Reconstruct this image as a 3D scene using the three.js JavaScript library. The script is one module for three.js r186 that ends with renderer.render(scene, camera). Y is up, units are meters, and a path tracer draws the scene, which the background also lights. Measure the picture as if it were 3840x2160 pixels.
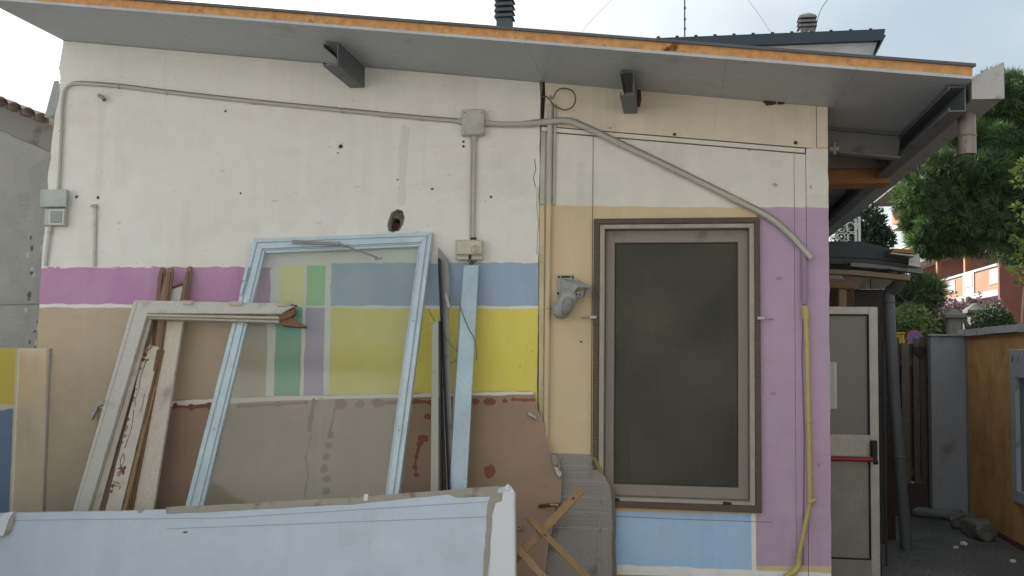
import * as THREE from 'three';
import { mergeGeometries } from 'three/addons/utils/BufferGeometryUtils.js';
import { ImprovedNoise } from 'three/addons/math/ImprovedNoise.js';

// ---------------------------------------------------------------- camera, sky, sun, exposure
const scene = new THREE.Scene();
const camera = new THREE.PerspectiveCamera(31.15, 1024 / 576, 0.05, 400);
camera.rotation.order = 'YXZ';
camera.position.set(0, 1.65, 6.3);
camera.rotation.set(THREE.MathUtils.degToRad(3.644), THREE.MathUtils.degToRad(9.286), THREE.MathUtils.degToRad(0.661));
const renderer = new THREE.WebGLRenderer({ antialias: true });
renderer.toneMapping = THREE.LinearToneMapping;
renderer.toneMappingExposure = 1.9;
renderer.shadowMap.enabled = true;

const V = (a) => new THREE.Vector3(...a);
const noise = new ImprovedNoise();
function fbm(x, y, z, oct = 5, gain = 0.5) {
  let s = 0, a = 1, n = 0;
  for (let i = 0; i < oct; i++) { s += a * noise.noise(x, y, z); n += a; a *= gain; x *= 2.03; y *= 2.03; z *= 2.03; }
  return s / n;
}
const smooth = (a, b, x) => { const t = Math.min(1, Math.max(0, (x - a) / (b - a))); return t * t * (3 - 2 * t); };
const sunDir = new THREE.Vector3(-0.455, 0.46, -0.79).normalize();
{
  // broken bright cloud with thin blue-grey gaps, brightest round the sun
  const w = 1024, h = 512, d = new Float32Array(w * h * 4), p = new THREE.Vector3();
  for (let j = 0; j < h; j++) for (let i = 0; i < w; i++) {
    const el = ((j + 0.5) / h - 0.5) * Math.PI, az = ((i + 0.5) / w - 0.5) * 2 * Math.PI;
    p.set(Math.cos(el) * Math.cos(az), Math.sin(el), Math.cos(el) * Math.sin(az));
    const k = 1 / (Math.max(p.y, 0) + 0.35);
    const c = smooth(-0.28, 0.34, fbm(p.x * k * 1.5 + 3.1, p.z * k * 1.5, p.y * 0.9 + 1.7, 6));
    const hz = 1 - smooth(0, 0.35, Math.abs(p.y));
    const ang = Math.acos(Math.min(1, p.dot(sunDir))) * 57.3;
    const glow = 1.2 * Math.exp(-((ang / 15) ** 2)) + 0.2 * Math.exp(-ang / 28);
    const o = (j * w + i) * 4;
    const mixc = (a, b) => a + (b - a) * c;
    d[o] = mixc(0.235, 0.42) + 0.07 * hz + glow; d[o + 1] = mixc(0.295, 0.455) + 0.055 * hz + glow * 0.99; d[o + 2] = mixc(0.345, 0.48) + 0.04 * hz + glow * 0.96; d[o + 3] = 1;
    if (p.y < -0.02) { d[o] = 0.2; d[o + 1] = 0.2; d[o + 2] = 0.19; }
  }
  const t = new THREE.DataTexture(d, w, h, THREE.RGBAFormat, THREE.FloatType);
  t.mapping = THREE.EquirectangularReflectionMapping; t.magFilter = THREE.LinearFilter; t.minFilter = THREE.LinearFilter; t.needsUpdate = true;
  scene.background = t; scene.environment = t;
}
const sun = new THREE.DirectionalLight(new THREE.Color(1, 0.965, 0.91), 5);
sun.position.copy(sunDir).multiplyScalar(60); sun.castShadow = true; sun.shadow.radius = 2;
Object.assign(sun.shadow.camera, { left: -40, right: 40, top: 40, bottom: -40, near: 1, far: 180 });
sun.shadow.mapSize.set(4096, 4096);
scene.add(sun, sun.target);

// ---------------------------------------------------------------- helpers
let seed = 7;
const rnd = () => { seed = (seed * 1664525 + 1013904223) >>> 0; return seed / 4294967296; };
const rr = (a, b) => a + (b - a) * rnd();
const taken = {};
function numbered(n) { taken[n] = (taken[n] ?? -1) + 1; return taken[n] ? `${n}_${String(taken[n]).padStart(3, '0')}` : n; }

function dataTex(n, fn, srgb = false) {
  const d = new Uint8Array(n * n * 4);
  for (let j = 0; j < n; j++) for (let i = 0; i < n; i++) {
    const c = fn(i / n, j / n), o = (j * n + i) * 4;
    const q = typeof c === 'number' ? [c, c, c] : c;
    for (let k = 0; k < 3; k++) d[o + k] = Math.max(0, Math.min(255, Math.round(q[k] * 255)));
    d[o + 3] = 255;
  }
  const t = new THREE.DataTexture(d, n, n); t.wrapS = t.wrapT = THREE.RepeatWrapping; t.magFilter = THREE.LinearFilter; t.minFilter = THREE.LinearMipmapLinearFilter; t.generateMipmaps = true;
  if (srgb) t.colorSpace = THREE.SRGBColorSpace; t.needsUpdate = true; return t;
}
// tileable noise: a torus in two noise planes blended at the border
function tile(u, v, f, z, oct) {
  const a = fbm(u * f, v * f, z, oct), b = fbm((u - 1) * f, v * f, z, oct), c = fbm(u * f, (v - 1) * f, z, oct), d = fbm((u - 1) * f, (v - 1) * f, z, oct);
  return (a * (1 - u) + b * u) * (1 - v) + (c * (1 - u) + d * u) * v;
}
const T = {
  plaster: dataTex(512, (u, v) => 0.5 + 0.55 * tile(u, v, 34, 1, 4) + 0.3 * tile(u, v, 6, 5, 3)),
  blot: dataTex(512, (u, v) => { const s = 0.93 + 0.2 * tile(u, v, 4, 2, 5) + 0.09 * tile(u, v, 40, 9, 2); return [s, s * 0.995, s * 0.985]; }, true),
  dirt: dataTex(512, (u, v) => { const n = tile(u, v, 5, 12, 6), k = smooth(0.08, 0.36, n); const g = 0.95 + 0.1 * tile(u, v, 44, 3, 2); return [g * (1 - 0.2 * k), g * (1 - 0.22 * k), g * (1 - 0.25 * k)]; }, true),
  wood: dataTex(512, (u, v) => { const n = tile(u, v * 1, 3, 4, 3), g = Math.sin((v * 26 + n * 5) * 6.283) * 0.5 + 0.5, f = tile(u * 0.25, v, 60, 7, 3); const s = 0.86 - 0.16 * g + 0.3 * f; return [s, s * 0.97, s * 0.93]; }, true),
  woodBump: dataTex(256, (u, v) => 0.5 + 0.6 * tile(u * 0.15, v, 50, 7, 3)),
  asphalt: dataTex(512, (u, v) => { const s = 0.8 + 0.5 * tile(u, v, 70, 2, 2) + 0.35 * tile(u, v, 5, 8, 4); return [s, s, s * 0.99]; }, true),
  asphaltBump: dataTex(512, (u, v) => 0.5 + 0.8 * tile(u, v, 80, 2, 2)),
  brush: dataTex(256, (u, v) => 0.93 + 0.13 * tile(u, v * 0.03, 60, 3, 3) + 0.1 * tile(u, v, 5, 1, 4), true),
  screen: dataTex(512, (u, v) => { const w = Math.sin(6.283 * (u * 34 + 1.6 * tile(u, v, 3, 6, 3))), s = 0.78 + 0.022 * w + 0.35 * tile(u, v, 4, 11, 4) + 0.12 * tile(u, v, 60, 2, 2); return [s, s * 0.99, s * 0.96]; }, true),
  foam: dataTex(256, (u, v) => { const n = tile(u, v, 9, 3, 5), k = smooth(0.16, 0.4, n), s = 0.95 + 0.3 * tile(u, v, 22, 5, 3); return [s * (1 - 0.55 * k), s * (1 - 0.66 * k), s * (1 - 0.7 * k)]; }, true),
};
const texClone = (t, sx, sy = sx, ox = 0, oy = 0) => { const c = t.clone(); c.repeat.set(sx, sy); c.offset.set(ox, oy); c.needsUpdate = true; return c; };
function M(color, o = {}) {
  const p = { color: new THREE.Color().setRGB(...color), roughness: o.rough ?? 0.85, metalness: o.metal ?? 0, side: THREE.DoubleSide };
  if (o.map) p.map = texClone(T[o.map], o.s ?? 0.7, o.sy ?? o.s ?? 0.7, o.ox ?? 0.13, o.oy ?? 0.31);
  if (o.bump) { p.bumpMap = texClone(T[o.bump], o.bs ?? 1.5); p.bumpScale = o.bh ?? 0.002; }
  if (o.rot) for (const t of [p.map, p.bumpMap]) if (t) t.rotation = Math.PI / 2; // grain runs up the piece
  const m = o.phys ? new THREE.MeshPhysicalMaterial({ ...p, ...o.phys }) : new THREE.MeshStandardMaterial(p);
  return m;
}
// canvas drawn in metres: returns {ctx in metres, texture} for x0..x1, y0..y1
function board(x0, x1, y0, y1, ppm) {
  const c = document.createElement('canvas'); c.width = Math.min(2048, Math.round((x1 - x0) * ppm)); c.height = Math.min(2048, Math.round((y1 - y0) * ppm));
  const g = c.getContext('2d'), sx = c.width / (x1 - x0), sy = c.height / (y1 - y0);
  const to = (p) => [(p[0] - x0) * sx, (y1 - p[1]) * sy];
  const api = {
    g, to, sx,
    poly(pts, col, wob = 0.004, step = 0.03) {
      g.fillStyle = col; g.beginPath(); let first = true;
      for (let i = 0; i < pts.length; i++) {
        const a = pts[i], b = pts[(i + 1) % pts.length], L = Math.hypot(b[0] - a[0], b[1] - a[1]), n = Math.max(1, Math.round(L / step)), nx = -(b[1] - a[1]) / L, ny = (b[0] - a[0]) / L;
        for (let k = 0; k < n; k++) {
          const t = k / n, w = wob * fbm((a[0] + (b[0] - a[0]) * t) * 9, (a[1] + (b[1] - a[1]) * t) * 9, i + pts.length, 3) * 2;
          const q = to([a[0] + (b[0] - a[0]) * t + nx * w, a[1] + (b[1] - a[1]) * t + ny * w]);
          if (first) { g.moveTo(...q); first = false; } else g.lineTo(...q);
        }
      }
      g.closePath(); g.fill();
    },
    rect(a, b, col, wob) { api.poly([[a[0], a[1]], [b[0], a[1]], [b[0], b[1]], [a[0], b[1]]], col, wob); },
    dot(p, r, col) { g.fillStyle = col; g.beginPath(); const q = to(p); g.arc(q[0], q[1], r * sx, 0, 7); g.fill(); },
    blob(p, rx, ry, col, n = 16) {
      g.fillStyle = col; g.beginPath(); const s = rr(0, 50);
      for (let i = 0; i <= n; i++) { const a = i / n * 6.283, k = 1 + 0.7 * fbm(Math.cos(a) * 1.3 + s, Math.sin(a) * 1.3, s, 3); const q = to([p[0] + Math.cos(a) * rx * k, p[1] + Math.sin(a) * ry * k]); i ? g.lineTo(...q) : g.moveTo(...q); }
      g.fill();
    },
    line(pts, w, col) { g.strokeStyle = col; g.lineWidth = w * sx; g.lineCap = 'round'; g.lineJoin = 'round'; g.beginPath(); pts.forEach((p, i) => { const q = to(p); i ? g.lineTo(...q) : g.moveTo(...q); }); g.stroke(); },
    speckle(n, rmin, rmax, cols) { for (let i = 0; i < n; i++) api.blob([rr(x0, x1), rr(y0, y1)], rr(rmin, rmax), rr(rmin, rmax), cols[Math.floor(rnd() * cols.length)], 9); },
    roller(n, a0, a1, cols) { for (let i = 0; i < n; i++) { g.globalAlpha = rr(a0, a1); const x = rr(x0, x1), y = rr(y0, y1), l = rr(0.12, 0.5), w = rr(0.015, 0.09), t = rr(-0.02, 0.02); rnd() < 0.65 ? api.poly([[x, y], [x + w, y], [x + w + t, y + l], [x + t, y + l]], cols[i % cols.length], 0.012, 0.02) : api.poly([[x, y], [x + l, y + t], [x + l, y + w + t], [x, y + w]], cols[i % cols.length], 0.012, 0.02); } g.globalAlpha = 1; },
    texture() {
      const t = new THREE.CanvasTexture(c); t.colorSpace = THREE.SRGBColorSpace; t.repeat.set(1 / (x1 - x0), 1 / (y1 - y0)); t.offset.set(-x0 / (x1 - x0), -y0 / (y1 - y0)); return t;
    },
  };
  return api;
}
const painted = (b, rough = 0.85, bh = 0.002, edge = [0.52, 0.48, 0.42]) => [new THREE.MeshStandardMaterial({ map: b.texture(), roughness: rough, bumpMap: texClone(T.plaster, 1.1), bumpScale: bh, side: THREE.DoubleSide }), M(edge, { bump: 'plaster', bs: 4, bh: 0.006, map: 'dirt', s: 3 })]; // face, broken edge

const yard = new THREE.Vector3(0, 1.65, 6.3); // faces turn towards the yard
// ---- geometry: a planar polygon in space given thickness behind it, edges lightly chamfered
function slab(pts, t, { bevel = 0.0015, holes = [], ex } = {}) {
  const P = pts.map(V), n = new THREE.Vector3();
  for (let i = 0; i < P.length; i++) { const a = P[i], b = P[(i + 1) % P.length]; n.x += (a.y - b.y) * (a.z + b.z); n.y += (a.z - b.z) * (a.x + b.x); n.z += (a.x - b.x) * (a.y + b.y); }
  n.normalize();
  const toCam = yard.clone().sub(P[0]); if (n.dot(toCam) < 0) n.negate();
  let X = ex ? V(ex) : new THREE.Vector3(0, 1, 0).cross(n); if (X.lengthSq() < 1e-6) X.set(1, 0, 0); X.addScaledVector(n, -X.dot(n)).normalize();
  const Y = n.clone().cross(X).normalize(), off = n.dot(P[0]);
  const loc = (p) => new THREE.Vector2(p.dot(X), p.dot(Y));
  const sh = new THREE.Shape(P.map(loc));
  for (const h of holes) sh.holes.push(new THREE.Path(h.map((q) => loc(V(q)))));
  const b = Math.min(bevel, t / 3);
  const g = new THREE.ExtrudeGeometry(sh, { depth: t - 2 * b, bevelEnabled: b > 0, bevelThickness: b, bevelSize: b, bevelOffset: -b, bevelSegments: 1, steps: 1 });
  g.translate(0, 0, -t + b);
  const m = new THREE.Matrix4().makeBasis(X, Y, n).setPosition(n.clone().multiplyScalar(off));
  g.applyMatrix4(m); return g;
}
function box(x0, x1, y0, y1, z0, z1, bevel = 0.002) { return slab([[x0, y0, z1], [x1, y0, z1], [x1, y1, z1], [x0, y1, z1]], z1 - z0, { bevel, ex: [1, 0, 0] }); }
// bar from a to b; w across, t deep; face = the way its face points
function bar(a, b, w, t, face = [0, 0, 1], bevel = 0.002) {
  const A = V(a), B = V(b), d = B.clone().sub(A).normalize(), f = V(face).addScaledVector(d, -V(face).dot(d)).normalize(), s = f.clone().cross(d).normalize().multiplyScalar(w / 2);
  const q = [A.clone().add(s), B.clone().add(s), B.clone().sub(s), A.clone().sub(s)].map((p) => p.addScaledVector(f, t / 2));
  const sh = new THREE.Shape([new THREE.Vector2(0, -w / 2), new THREE.Vector2(A.distanceTo(B), -w / 2), new THREE.Vector2(A.distanceTo(B), w / 2), new THREE.Vector2(0, w / 2)]);
  const bv = Math.min(bevel, t / 3, w / 3);
  const g = new THREE.ExtrudeGeometry(sh, { depth: t - 2 * bv, bevelEnabled: bv > 0, bevelThickness: bv, bevelSize: bv, bevelOffset: -bv, bevelSegments: 1 });
  g.translate(0, 0, -t / 2 + bv);
  g.applyMatrix4(new THREE.Matrix4().makeBasis(d, f.clone().cross(d), f).setPosition(A)); return g;
}
function tube(pts, r, seg = 40, rad = 10, tension = 0.5) { return new THREE.TubeGeometry(new THREE.CatmullRomCurve3(pts.map(V), false, 'catmullrom', tension), seg, r, rad, false); }
function pipe(a, b, r, rad = 14) { // straight closed cylinder
  const A = V(a), B = V(b), d = B.clone().sub(A), g = new THREE.CylinderGeometry(r, r, d.length(), rad); g.translate(0, d.length() / 2, 0);
  g.applyQuaternion(new THREE.Quaternion().setFromUnitVectors(new THREE.Vector3(0, 1, 0), d.normalize())); g.translate(...a); return g;
}
function merge(list) { return mergeGeometries(list.map((g) => { const q = g.index ? g.toNonIndexed() : g; for (const k of Object.keys(q.attributes)) if (!['position', 'normal', 'uv'].includes(k)) q.deleteAttribute(k); return q; })); }
// jagged line between points
function jag(pts, amp, step, z = 0) {
  const out = [];
  for (let i = 0; i < pts.length - 1; i++) {
    const a = V(pts[i]), b = V(pts[i + 1]), L = a.distanceTo(b), n = Math.max(1, Math.round(L / step)), s = new THREE.Vector3(-(b.y - a.y), b.x - a.x, 0).normalize();
    for (let k = 0; k < n; k++) { const p = a.clone().lerp(b, k / n); if (k || i) p.addScaledVector(s, amp * 2 * fbm(p.x * 7 + z, p.y * 7, z + i, 4)); out.push([p.x, p.y, p.z]); }
  }
  out.push(pts[pts.length - 1]); return out;
}
const extend = (a, b, y) => { const t = (y - a[1]) / (b[1] - a[1]); return a.map((v, i) => v + (b[i] - v) * t); }; // along a-b to height y
const lerp3 = (a, b, t) => a.map((v, i) => v + (b[i] - v) * t);
const add3 = (a, b) => a.map((v, i) => v + b[i]);

function part(name, geo, mat, parent, label) {
  const m = new THREE.Mesh(Array.isArray(geo) ? merge(geo) : geo, mat); m.name = parent ? name : numbered(name); m.castShadow = m.receiveShadow = true;
  (parent || scene).add(m); if (label) m.userData.label = label; return m;
}
function tag(o, label, category, group) { o.userData.label = label; o.userData.category = category; if (group) o.userData.group = group; return o; }
function thing(name, label, category, group) { const g = new THREE.Group(); g.name = numbered(name); scene.add(g); return tag(g, label, category, group); }
function single(name, geo, mat, label, category, group) { return tag(part(name, geo, mat), label, category, group); }
function struct(name, geo, mat) { const m = part(name, geo, mat); m.userData.kind = 'structure'; return m; }

// ---------------------------------------------------------------- materials shared
const mat = {
  sheetDark: M([0.10, 0.105, 0.115], { rough: 0.5, map: 'blot', s: 0.8 }),
  foam: M([0.64, 0.33, 0.125], { rough: 0.95, map: 'foam', s: 1.1, bump: 'plaster', bs: 3, bh: 0.004 }),
  soffit: M([0.50, 0.53, 0.55], { rough: 0.42, map: 'dirt', s: 0.45 }),
  steel: M([0.15, 0.163, 0.18], { rough: 0.5, metal: 0.2, map: 'dirt', s: 1.6 }),
  zinc: M([0.42, 0.41, 0.40], { rough: 0.5, metal: 0.55, map: 'dirt', s: 2 }),
  conduit: M([0.56, 0.54, 0.49], { rough: 0.6, map: 'blot', s: 2 }),
  boxPlastic: M([0.57, 0.57, 0.50], { rough: 0.55, map: 'blot', s: 2.5 }),
  socketPlastic: M([0.60, 0.57, 0.48], { rough: 0.5, map: 'blot', s: 2.5 }),
  dark: M([0.02, 0.02, 0.022], { rough: 0.7 }),
  screw: M([0.25, 0.25, 0.24], { rough: 0.4, metal: 0.7 }),
};

// ---------------------------------------------------------------- ground
{
  const g = new THREE.PlaneGeometry(600, 600, 1, 1); g.rotateX(-Math.PI / 2);
  const uv = g.attributes.uv; for (let i = 0; i < uv.count; i++) uv.setXY(i, uv.getX(i) * 600, uv.getY(i) * 600);
  struct('ground', g, M([0.16, 0.16, 0.155], { rough: 0.93, map: 'asphalt', s: 0.45, bump: 'asphaltBump', bs: 0.8, bh: 0.006 }));
}

{
  const g = new THREE.PlaneGeometry(60, 34, 1, 1); g.rotateX(-Math.PI / 2); g.translate(-12, 0.004, 18.2);
  const uv = g.attributes.uv; for (let i = 0; i < uv.count; i++) uv.setXY(i, uv.getX(i) * 60, uv.getY(i) * 34);
  struct('added_bounce_paving', g, M([0.40, 0.40, 0.39], { rough: 0.9, map: 'asphalt', s: 0.4, bump: 'asphaltBump', bs: 0.8, bh: 0.003 }));  // pale surface added out of view, bounces sunlight up to soffit and facade
}
// unseen pale house, added behind the viewer to bounce sun onto the shaded facade
{
  const H = thing('added_bounce_house', 'unseen pale house added behind the viewer to bounce sunlight', 'house');
  const cream = M([0.60, 0.60, 0.585], { map: 'blot', s: 0.2 });
  const bx = (x0, x1, y0, y1, z0, z1) => new THREE.BoxGeometry(x1 - x0, y1 - y0, z1 - z0).translate((x0 + x1) / 2, (y0 + y1) / 2, (z0 + z1) / 2);
  part('wall', bx(-22, 16, 0, 7.2, 15, 23), cream, H); part('roof', [bx(-22.5, 16.5, 7.2, 7.45, 14.6, 23.5)], M([0.28, 0.15, 0.1]), H);
  part('plinth', bx(-22, 16, 0, 0.5, 14.95, 15), M([0.35, 0.34, 0.32]), H);
}

// ---------------------------------------------------------------- painted building
const SOF = (x) => 3.243 - 0.119 * x;          // underside of the roof at x
const XL = -4.135, XR = 0.865, XS = -0.858, ZB = -9, ZF = 0.82, XE = 1.467;
const bld = thing('painted_building', 'low shed-roofed building with colour-block painted walls and a thick foam-edged roof', 'building');
const paintL = board(-4.4, -0.84, 0, 3.78, 540);
{
  const b = paintL, A = (p) => p;
  const white = 'rgb(230, 227, 221)';
  b.rect([-4.5, -0.1], [0, 4], white, 0);
  const mg = 'rgb(186, 139, 177)', be = 'rgb(189, 172, 147)', ye = 'rgb(228, 214, 100)', bl = 'rgb(157, 177, 199)', ly = 'rgb(233, 226, 152)', gr = 'rgb(152, 209, 142)', te = 'rgb(100, 174, 142)', li = 'rgb(177, 159, 191)';
  const q = (u0, u1, v0, v1, c) => b.poly([[u0[0], v0], [u1[0], v0], [u1[0], v1], [u0[0], v1]], c, 0.006);
  const X = (x) => [x, 0];
  const y1 = [-2.556, 2.2][1], y2 = [-2.549, 1.944][1], y3 = [-2.548, 1.928][1];
  // upper band
  q(X(-4.5), X([-2.606, 2.066][0]), y2, y1 - 0.012, mg);
  q(X([-2.55, 2.066][0]), X([-2.381, 2.066][0]), y2, y1, ly); q(X([-2.362, 2.067][0]), X([-2.238, 2.067][0]), y2, y1, gr); q(X([-2.201, 2.067][0]), X(-0.8), y2, y1 + 0.012, bl);
  // lower band
  q(X(-4.5), X([-2.619, 1.658][0]), -0.2, y3 - 0.005, be);
  q(X([-2.563, 1.658][0]), X([-2.389, 1.66][0]), 0.5, y3, te); q(X([-2.365, 1.66][0]), X([-2.236, 1.662][0]), 0.5, y3, li); q(X([-2.196, 1.662][0]), X(-0.8), -0.2, y3, ye);
  // stray brush licks over the tape line
  for (let i = 0; i < 60; i++) { const x = rr(-4.2, -0.9); b.blob([x, y1 + (x < [-2.606, 2.066][0] ? -0.012 : 0.011) + rr(-0.006, 0.004)], rr(0.006, 0.04), rr(0.002, 0.006), x < [-2.606, 2.066][0] ? mg : x > [-2.201, 2.067][0] ? bl : white, 12); }
  // stains, touched-up plaster patches and scuffs
  b.g.globalAlpha = 0.028; b.speckle(700, 0.03, 0.2, ['#8f897c', '#cfcabc', '#a49c8c', '#f2efe6']);
  b.g.globalAlpha = 0.22; b.speckle(300, 0.002, 0.007, ['#7d766a', '#5f594f', '#d8d5cb']);
  b.roller(420, 0.01, 0.032, ['#ffffff', '#6f6658', '#d8d0c0', '#857b6c']);
  b.g.globalAlpha = 0.12; // old streak of filler running down from the roof to the broken hole
  b.poly([[-1.76, 3.087], [-1.703, 3.085], [-1.719, 2.825], [-1.73, 2.571], [-1.766, 2.572], [-1.768, 2.826]], '#8d897f', 0.012);
  b.poly([[-3.86, 3.321], [-3.802, 3.32], [-3.805, 2.675], [-3.857, 2.676]], '#a9aaa6', 0.006);
  b.g.globalAlpha = 0.22;
  for (const p of [[-2.295, 2.475], [-2.594, 2.62], [-1.644, 2.406], [-2.955, 2.821], [-1.439, 2.77], [-3.672, 2.488], [-2.036, 2.703]]) b.blob(p, rr(0.012, 0.03), rr(0.005, 0.014), '#9b9486', 22);
  b.g.globalAlpha = 1;
  // drilled holes
  for (const [p, r] of [[[-2.948, 3.218], 0.006], [[-2.155, 2.967], 0.011], [[-1.548, 2.683], 0.006], [[-1.17, 2.627], 0.006], [[-2.827, 2.673], 0.005], [[-3.989, 2.665], 0.008], [[-3.833, 2.657], 0.008], [[-1.35, 2.98], 0.006], [[-1.35, 2.95], 0.006], [[-2.173, 2.924], 0.004], [[-1.304, 2.229], 0.005], [[-1.774, 2.745], 0.004]]) { b.blob(p, r * 1.9, r * 1.6, '#b9b3a5', 10); b.dot(p, r, '#1b1917'); }
  // hairline cracks near the joint
  b.line([[-0.897, 2.86], [-0.889, 2.798], [-0.903, 2.741], [-0.89, 2.686]], 0.004, '#4d463d');
  b.line([[-0.878, 2.686], [-0.881, 2.562], [-0.87, 2.462], [-0.878, 2.265]], 0.003, '#8f7866');
}
const wallL = painted(paintL);
const holePts = [[-1.809, 2.534, 0], [-1.771, 2.554, 0], [-1.739, 2.544, 0], [-1.726, 2.505, 0], [-1.735, 2.458, 0], [-1.758, 2.42, 0], [-1.799, 2.41, 0], [-1.825, 2.42, 0], [-1.834, 2.456, 0], [-1.822, 2.501, 0]];
{
  const lead = jag([[-4.135, 3.709, 0], [-4.155, 3.548, 0], [-4.144, 3.425, 0], [-4.175, 3.194, 0], [-4.191, 3.032, 0], [-4.207, 2.735, 0], [-4.214, 2.493, 0], [-4.226, 2.225, 0], [-4.233, 1.932, 0], [-4.232, 1.653, 0]], 0.012, 0.05, 3);
  const pts = [...lead, [-4.235, 0, 0], [XS - 0.006, 0, 0], ...jag([[XS - 0.006, 0.6, 0], [XS - 0.004, SOF(XS), 0]], 0.006, 0.06, 8).slice(0, -1), [XS - 0.01, SOF(XS - 0.01), 0], [XL, SOF(XL), 0]];
  part('wall', slab(pts, 0.28, { bevel: 0.004, holes: [jag([...holePts, holePts[0]], 0.004, 0.02, 5).slice(0, -1)] }), wallL, bld, 'white wall with magenta, blue and yellow painted blocks');
  // inside the broken hole: a cut clay duct with a rim of grey mortar
  const hb = part('duct_hole', slab([[-1.877, 2.593, -0.05], [-1.712, 2.591, -0.05], [-1.708, 2.375, -0.05], [-1.873, 2.376, -0.05]], 0.03, { holes: [[[-1.826, 2.498, -0.05], [-1.794, 2.508, -0.05], [-1.768, 2.497, -0.05], [-1.762, 2.461, -0.05], [-1.777, 2.426, -0.05], [-1.824, 2.421, -0.05], [-1.838, 2.452, -0.05]]] }), M([0.33, 0.29, 0.26], { bump: 'plaster', bs: 6, bh: 0.02, map: 'dirt', s: 5 }), bld);
  part('clay_brick', box(...[[-1.858, 2.37][0], [-1.695, 2.369][0]], ...[[-1.767, 2.369][1], [-1.769, 2.481][1]], -0.2, -0.09, 0.006), M([0.17, 0.085, 0.065], { bump: 'plaster', bs: 5, bh: 0.02, map: 'dirt', s: 4 }), hb);
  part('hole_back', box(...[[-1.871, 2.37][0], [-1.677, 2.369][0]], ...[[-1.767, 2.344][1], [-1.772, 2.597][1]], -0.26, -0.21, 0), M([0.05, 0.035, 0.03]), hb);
}
// right-hand wall: sheets screwed over the masonry, with open joints
const paintR = board(-0.9, 0.9, 0, 3.42, 590);
{
  const b = paintR;
  const cream = 'rgb(224, 212, 190)', white = 'rgb(226, 222, 214)', beige = 'rgb(214, 194, 154)', lil = 'rgb(184, 159, 184)', blu = 'rgb(171, 206, 241)', wl = 'rgb(241, 241, 241)';
  b.rect([-1, -1], [1, 4], white, 0);
  b.poly([[-0.916, 3.489], [0.929, 3.304], [0.925, 2.878], [0.736, 2.896], [-0.762, 3.057], [-0.911, 3.066]], cream, 0.004);
  b.poly([[-0.906, 2.572], [-0.03, 2.549], [0.922, 2.538], [0.902, 0.048], [-0.879, -0.048]], beige, 0.006);
  b.poly([[0.448, 2.544], [0.922, 2.533], [0.905, 0.446], [0.44, 0.425]], lil, 0.006);
  b.poly([[-0.644, 0.707], [0.412, 0.728], [0.418, 0.402], [-0.642, 0.395]], blu, 0.004);
  b.poly([[0.412, 0.728], [0.435, 0.729], [0.44, 0.398], [0.415, 0.397]], wl, 0.003);
  b.poly([[-0.642, 0.395], [0.418, 0.402], [0.905, 0.405], [0.904, 0.351], [0.417, 0.349], [-0.641, 0.338]], wl, 0.004);
  b.poly([[-0.641, 0.338], [0.417, 0.349], [0.904, 0.351], [0.9, -0.176], [-0.637, -0.269]], 'rgb(229, 162, 78)', 0.004);
  b.roller(240, 0.012, 0.045, ['#ffffff', '#6f6658', '#d8d0c0', '#857b6c']);
  b.g.globalAlpha = 0.025; b.speckle(420, 0.03, 0.2, ['#8f897c', '#d2cec2', '#a49c8c', '#b5a9a0']);
  b.g.globalAlpha = 0.2; b.speckle(160, 0.0015, 0.005, ['#7d766a', '#5f594f', '#d8d5cb']);
  b.g.globalAlpha = 0.5; for (const p of [[0.764, 2.661], [0.557, 2.676], [0.407, 2.889], [0.798, 1.022], [0.54, 1.434], [0.578, 2.116]]) b.blob(p, rr(0.006, 0.02), rr(0.006, 0.016), '#857b72', 12);
  b.g.globalAlpha = 0.85; b.line([[-0.381, 0.683], [-0.027, 0.68], [0.32, 0.681], [0.532, 0.682]], 0.003, '#47506a'); b.line([[0.725, 2.258], [0.707, 1.647], [0.718, 1.182], [0.705, 0.446]], 0.009, '#71608c');
  b.g.globalAlpha = 1;
  for (const [p, r] of [[[-0.037, 2.996], 0.008], [[0.678, 2.929], 0.009], [[-0.429, 3.044], 0.004], [[-0.599, 1.728], 0.005]]) { b.blob(p, r * 1.7, r * 1.5, '#a89e8c', 10); b.dot(p, r, '#1f1c19'); }
}
const wallR = painted(paintR, 0.8, 0.0015, [0.34, 0.30, 0.25]);
const WIN = { x0: -0.523, x1: 0.470, y0: 0.742, y1: 2.479 };
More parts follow.
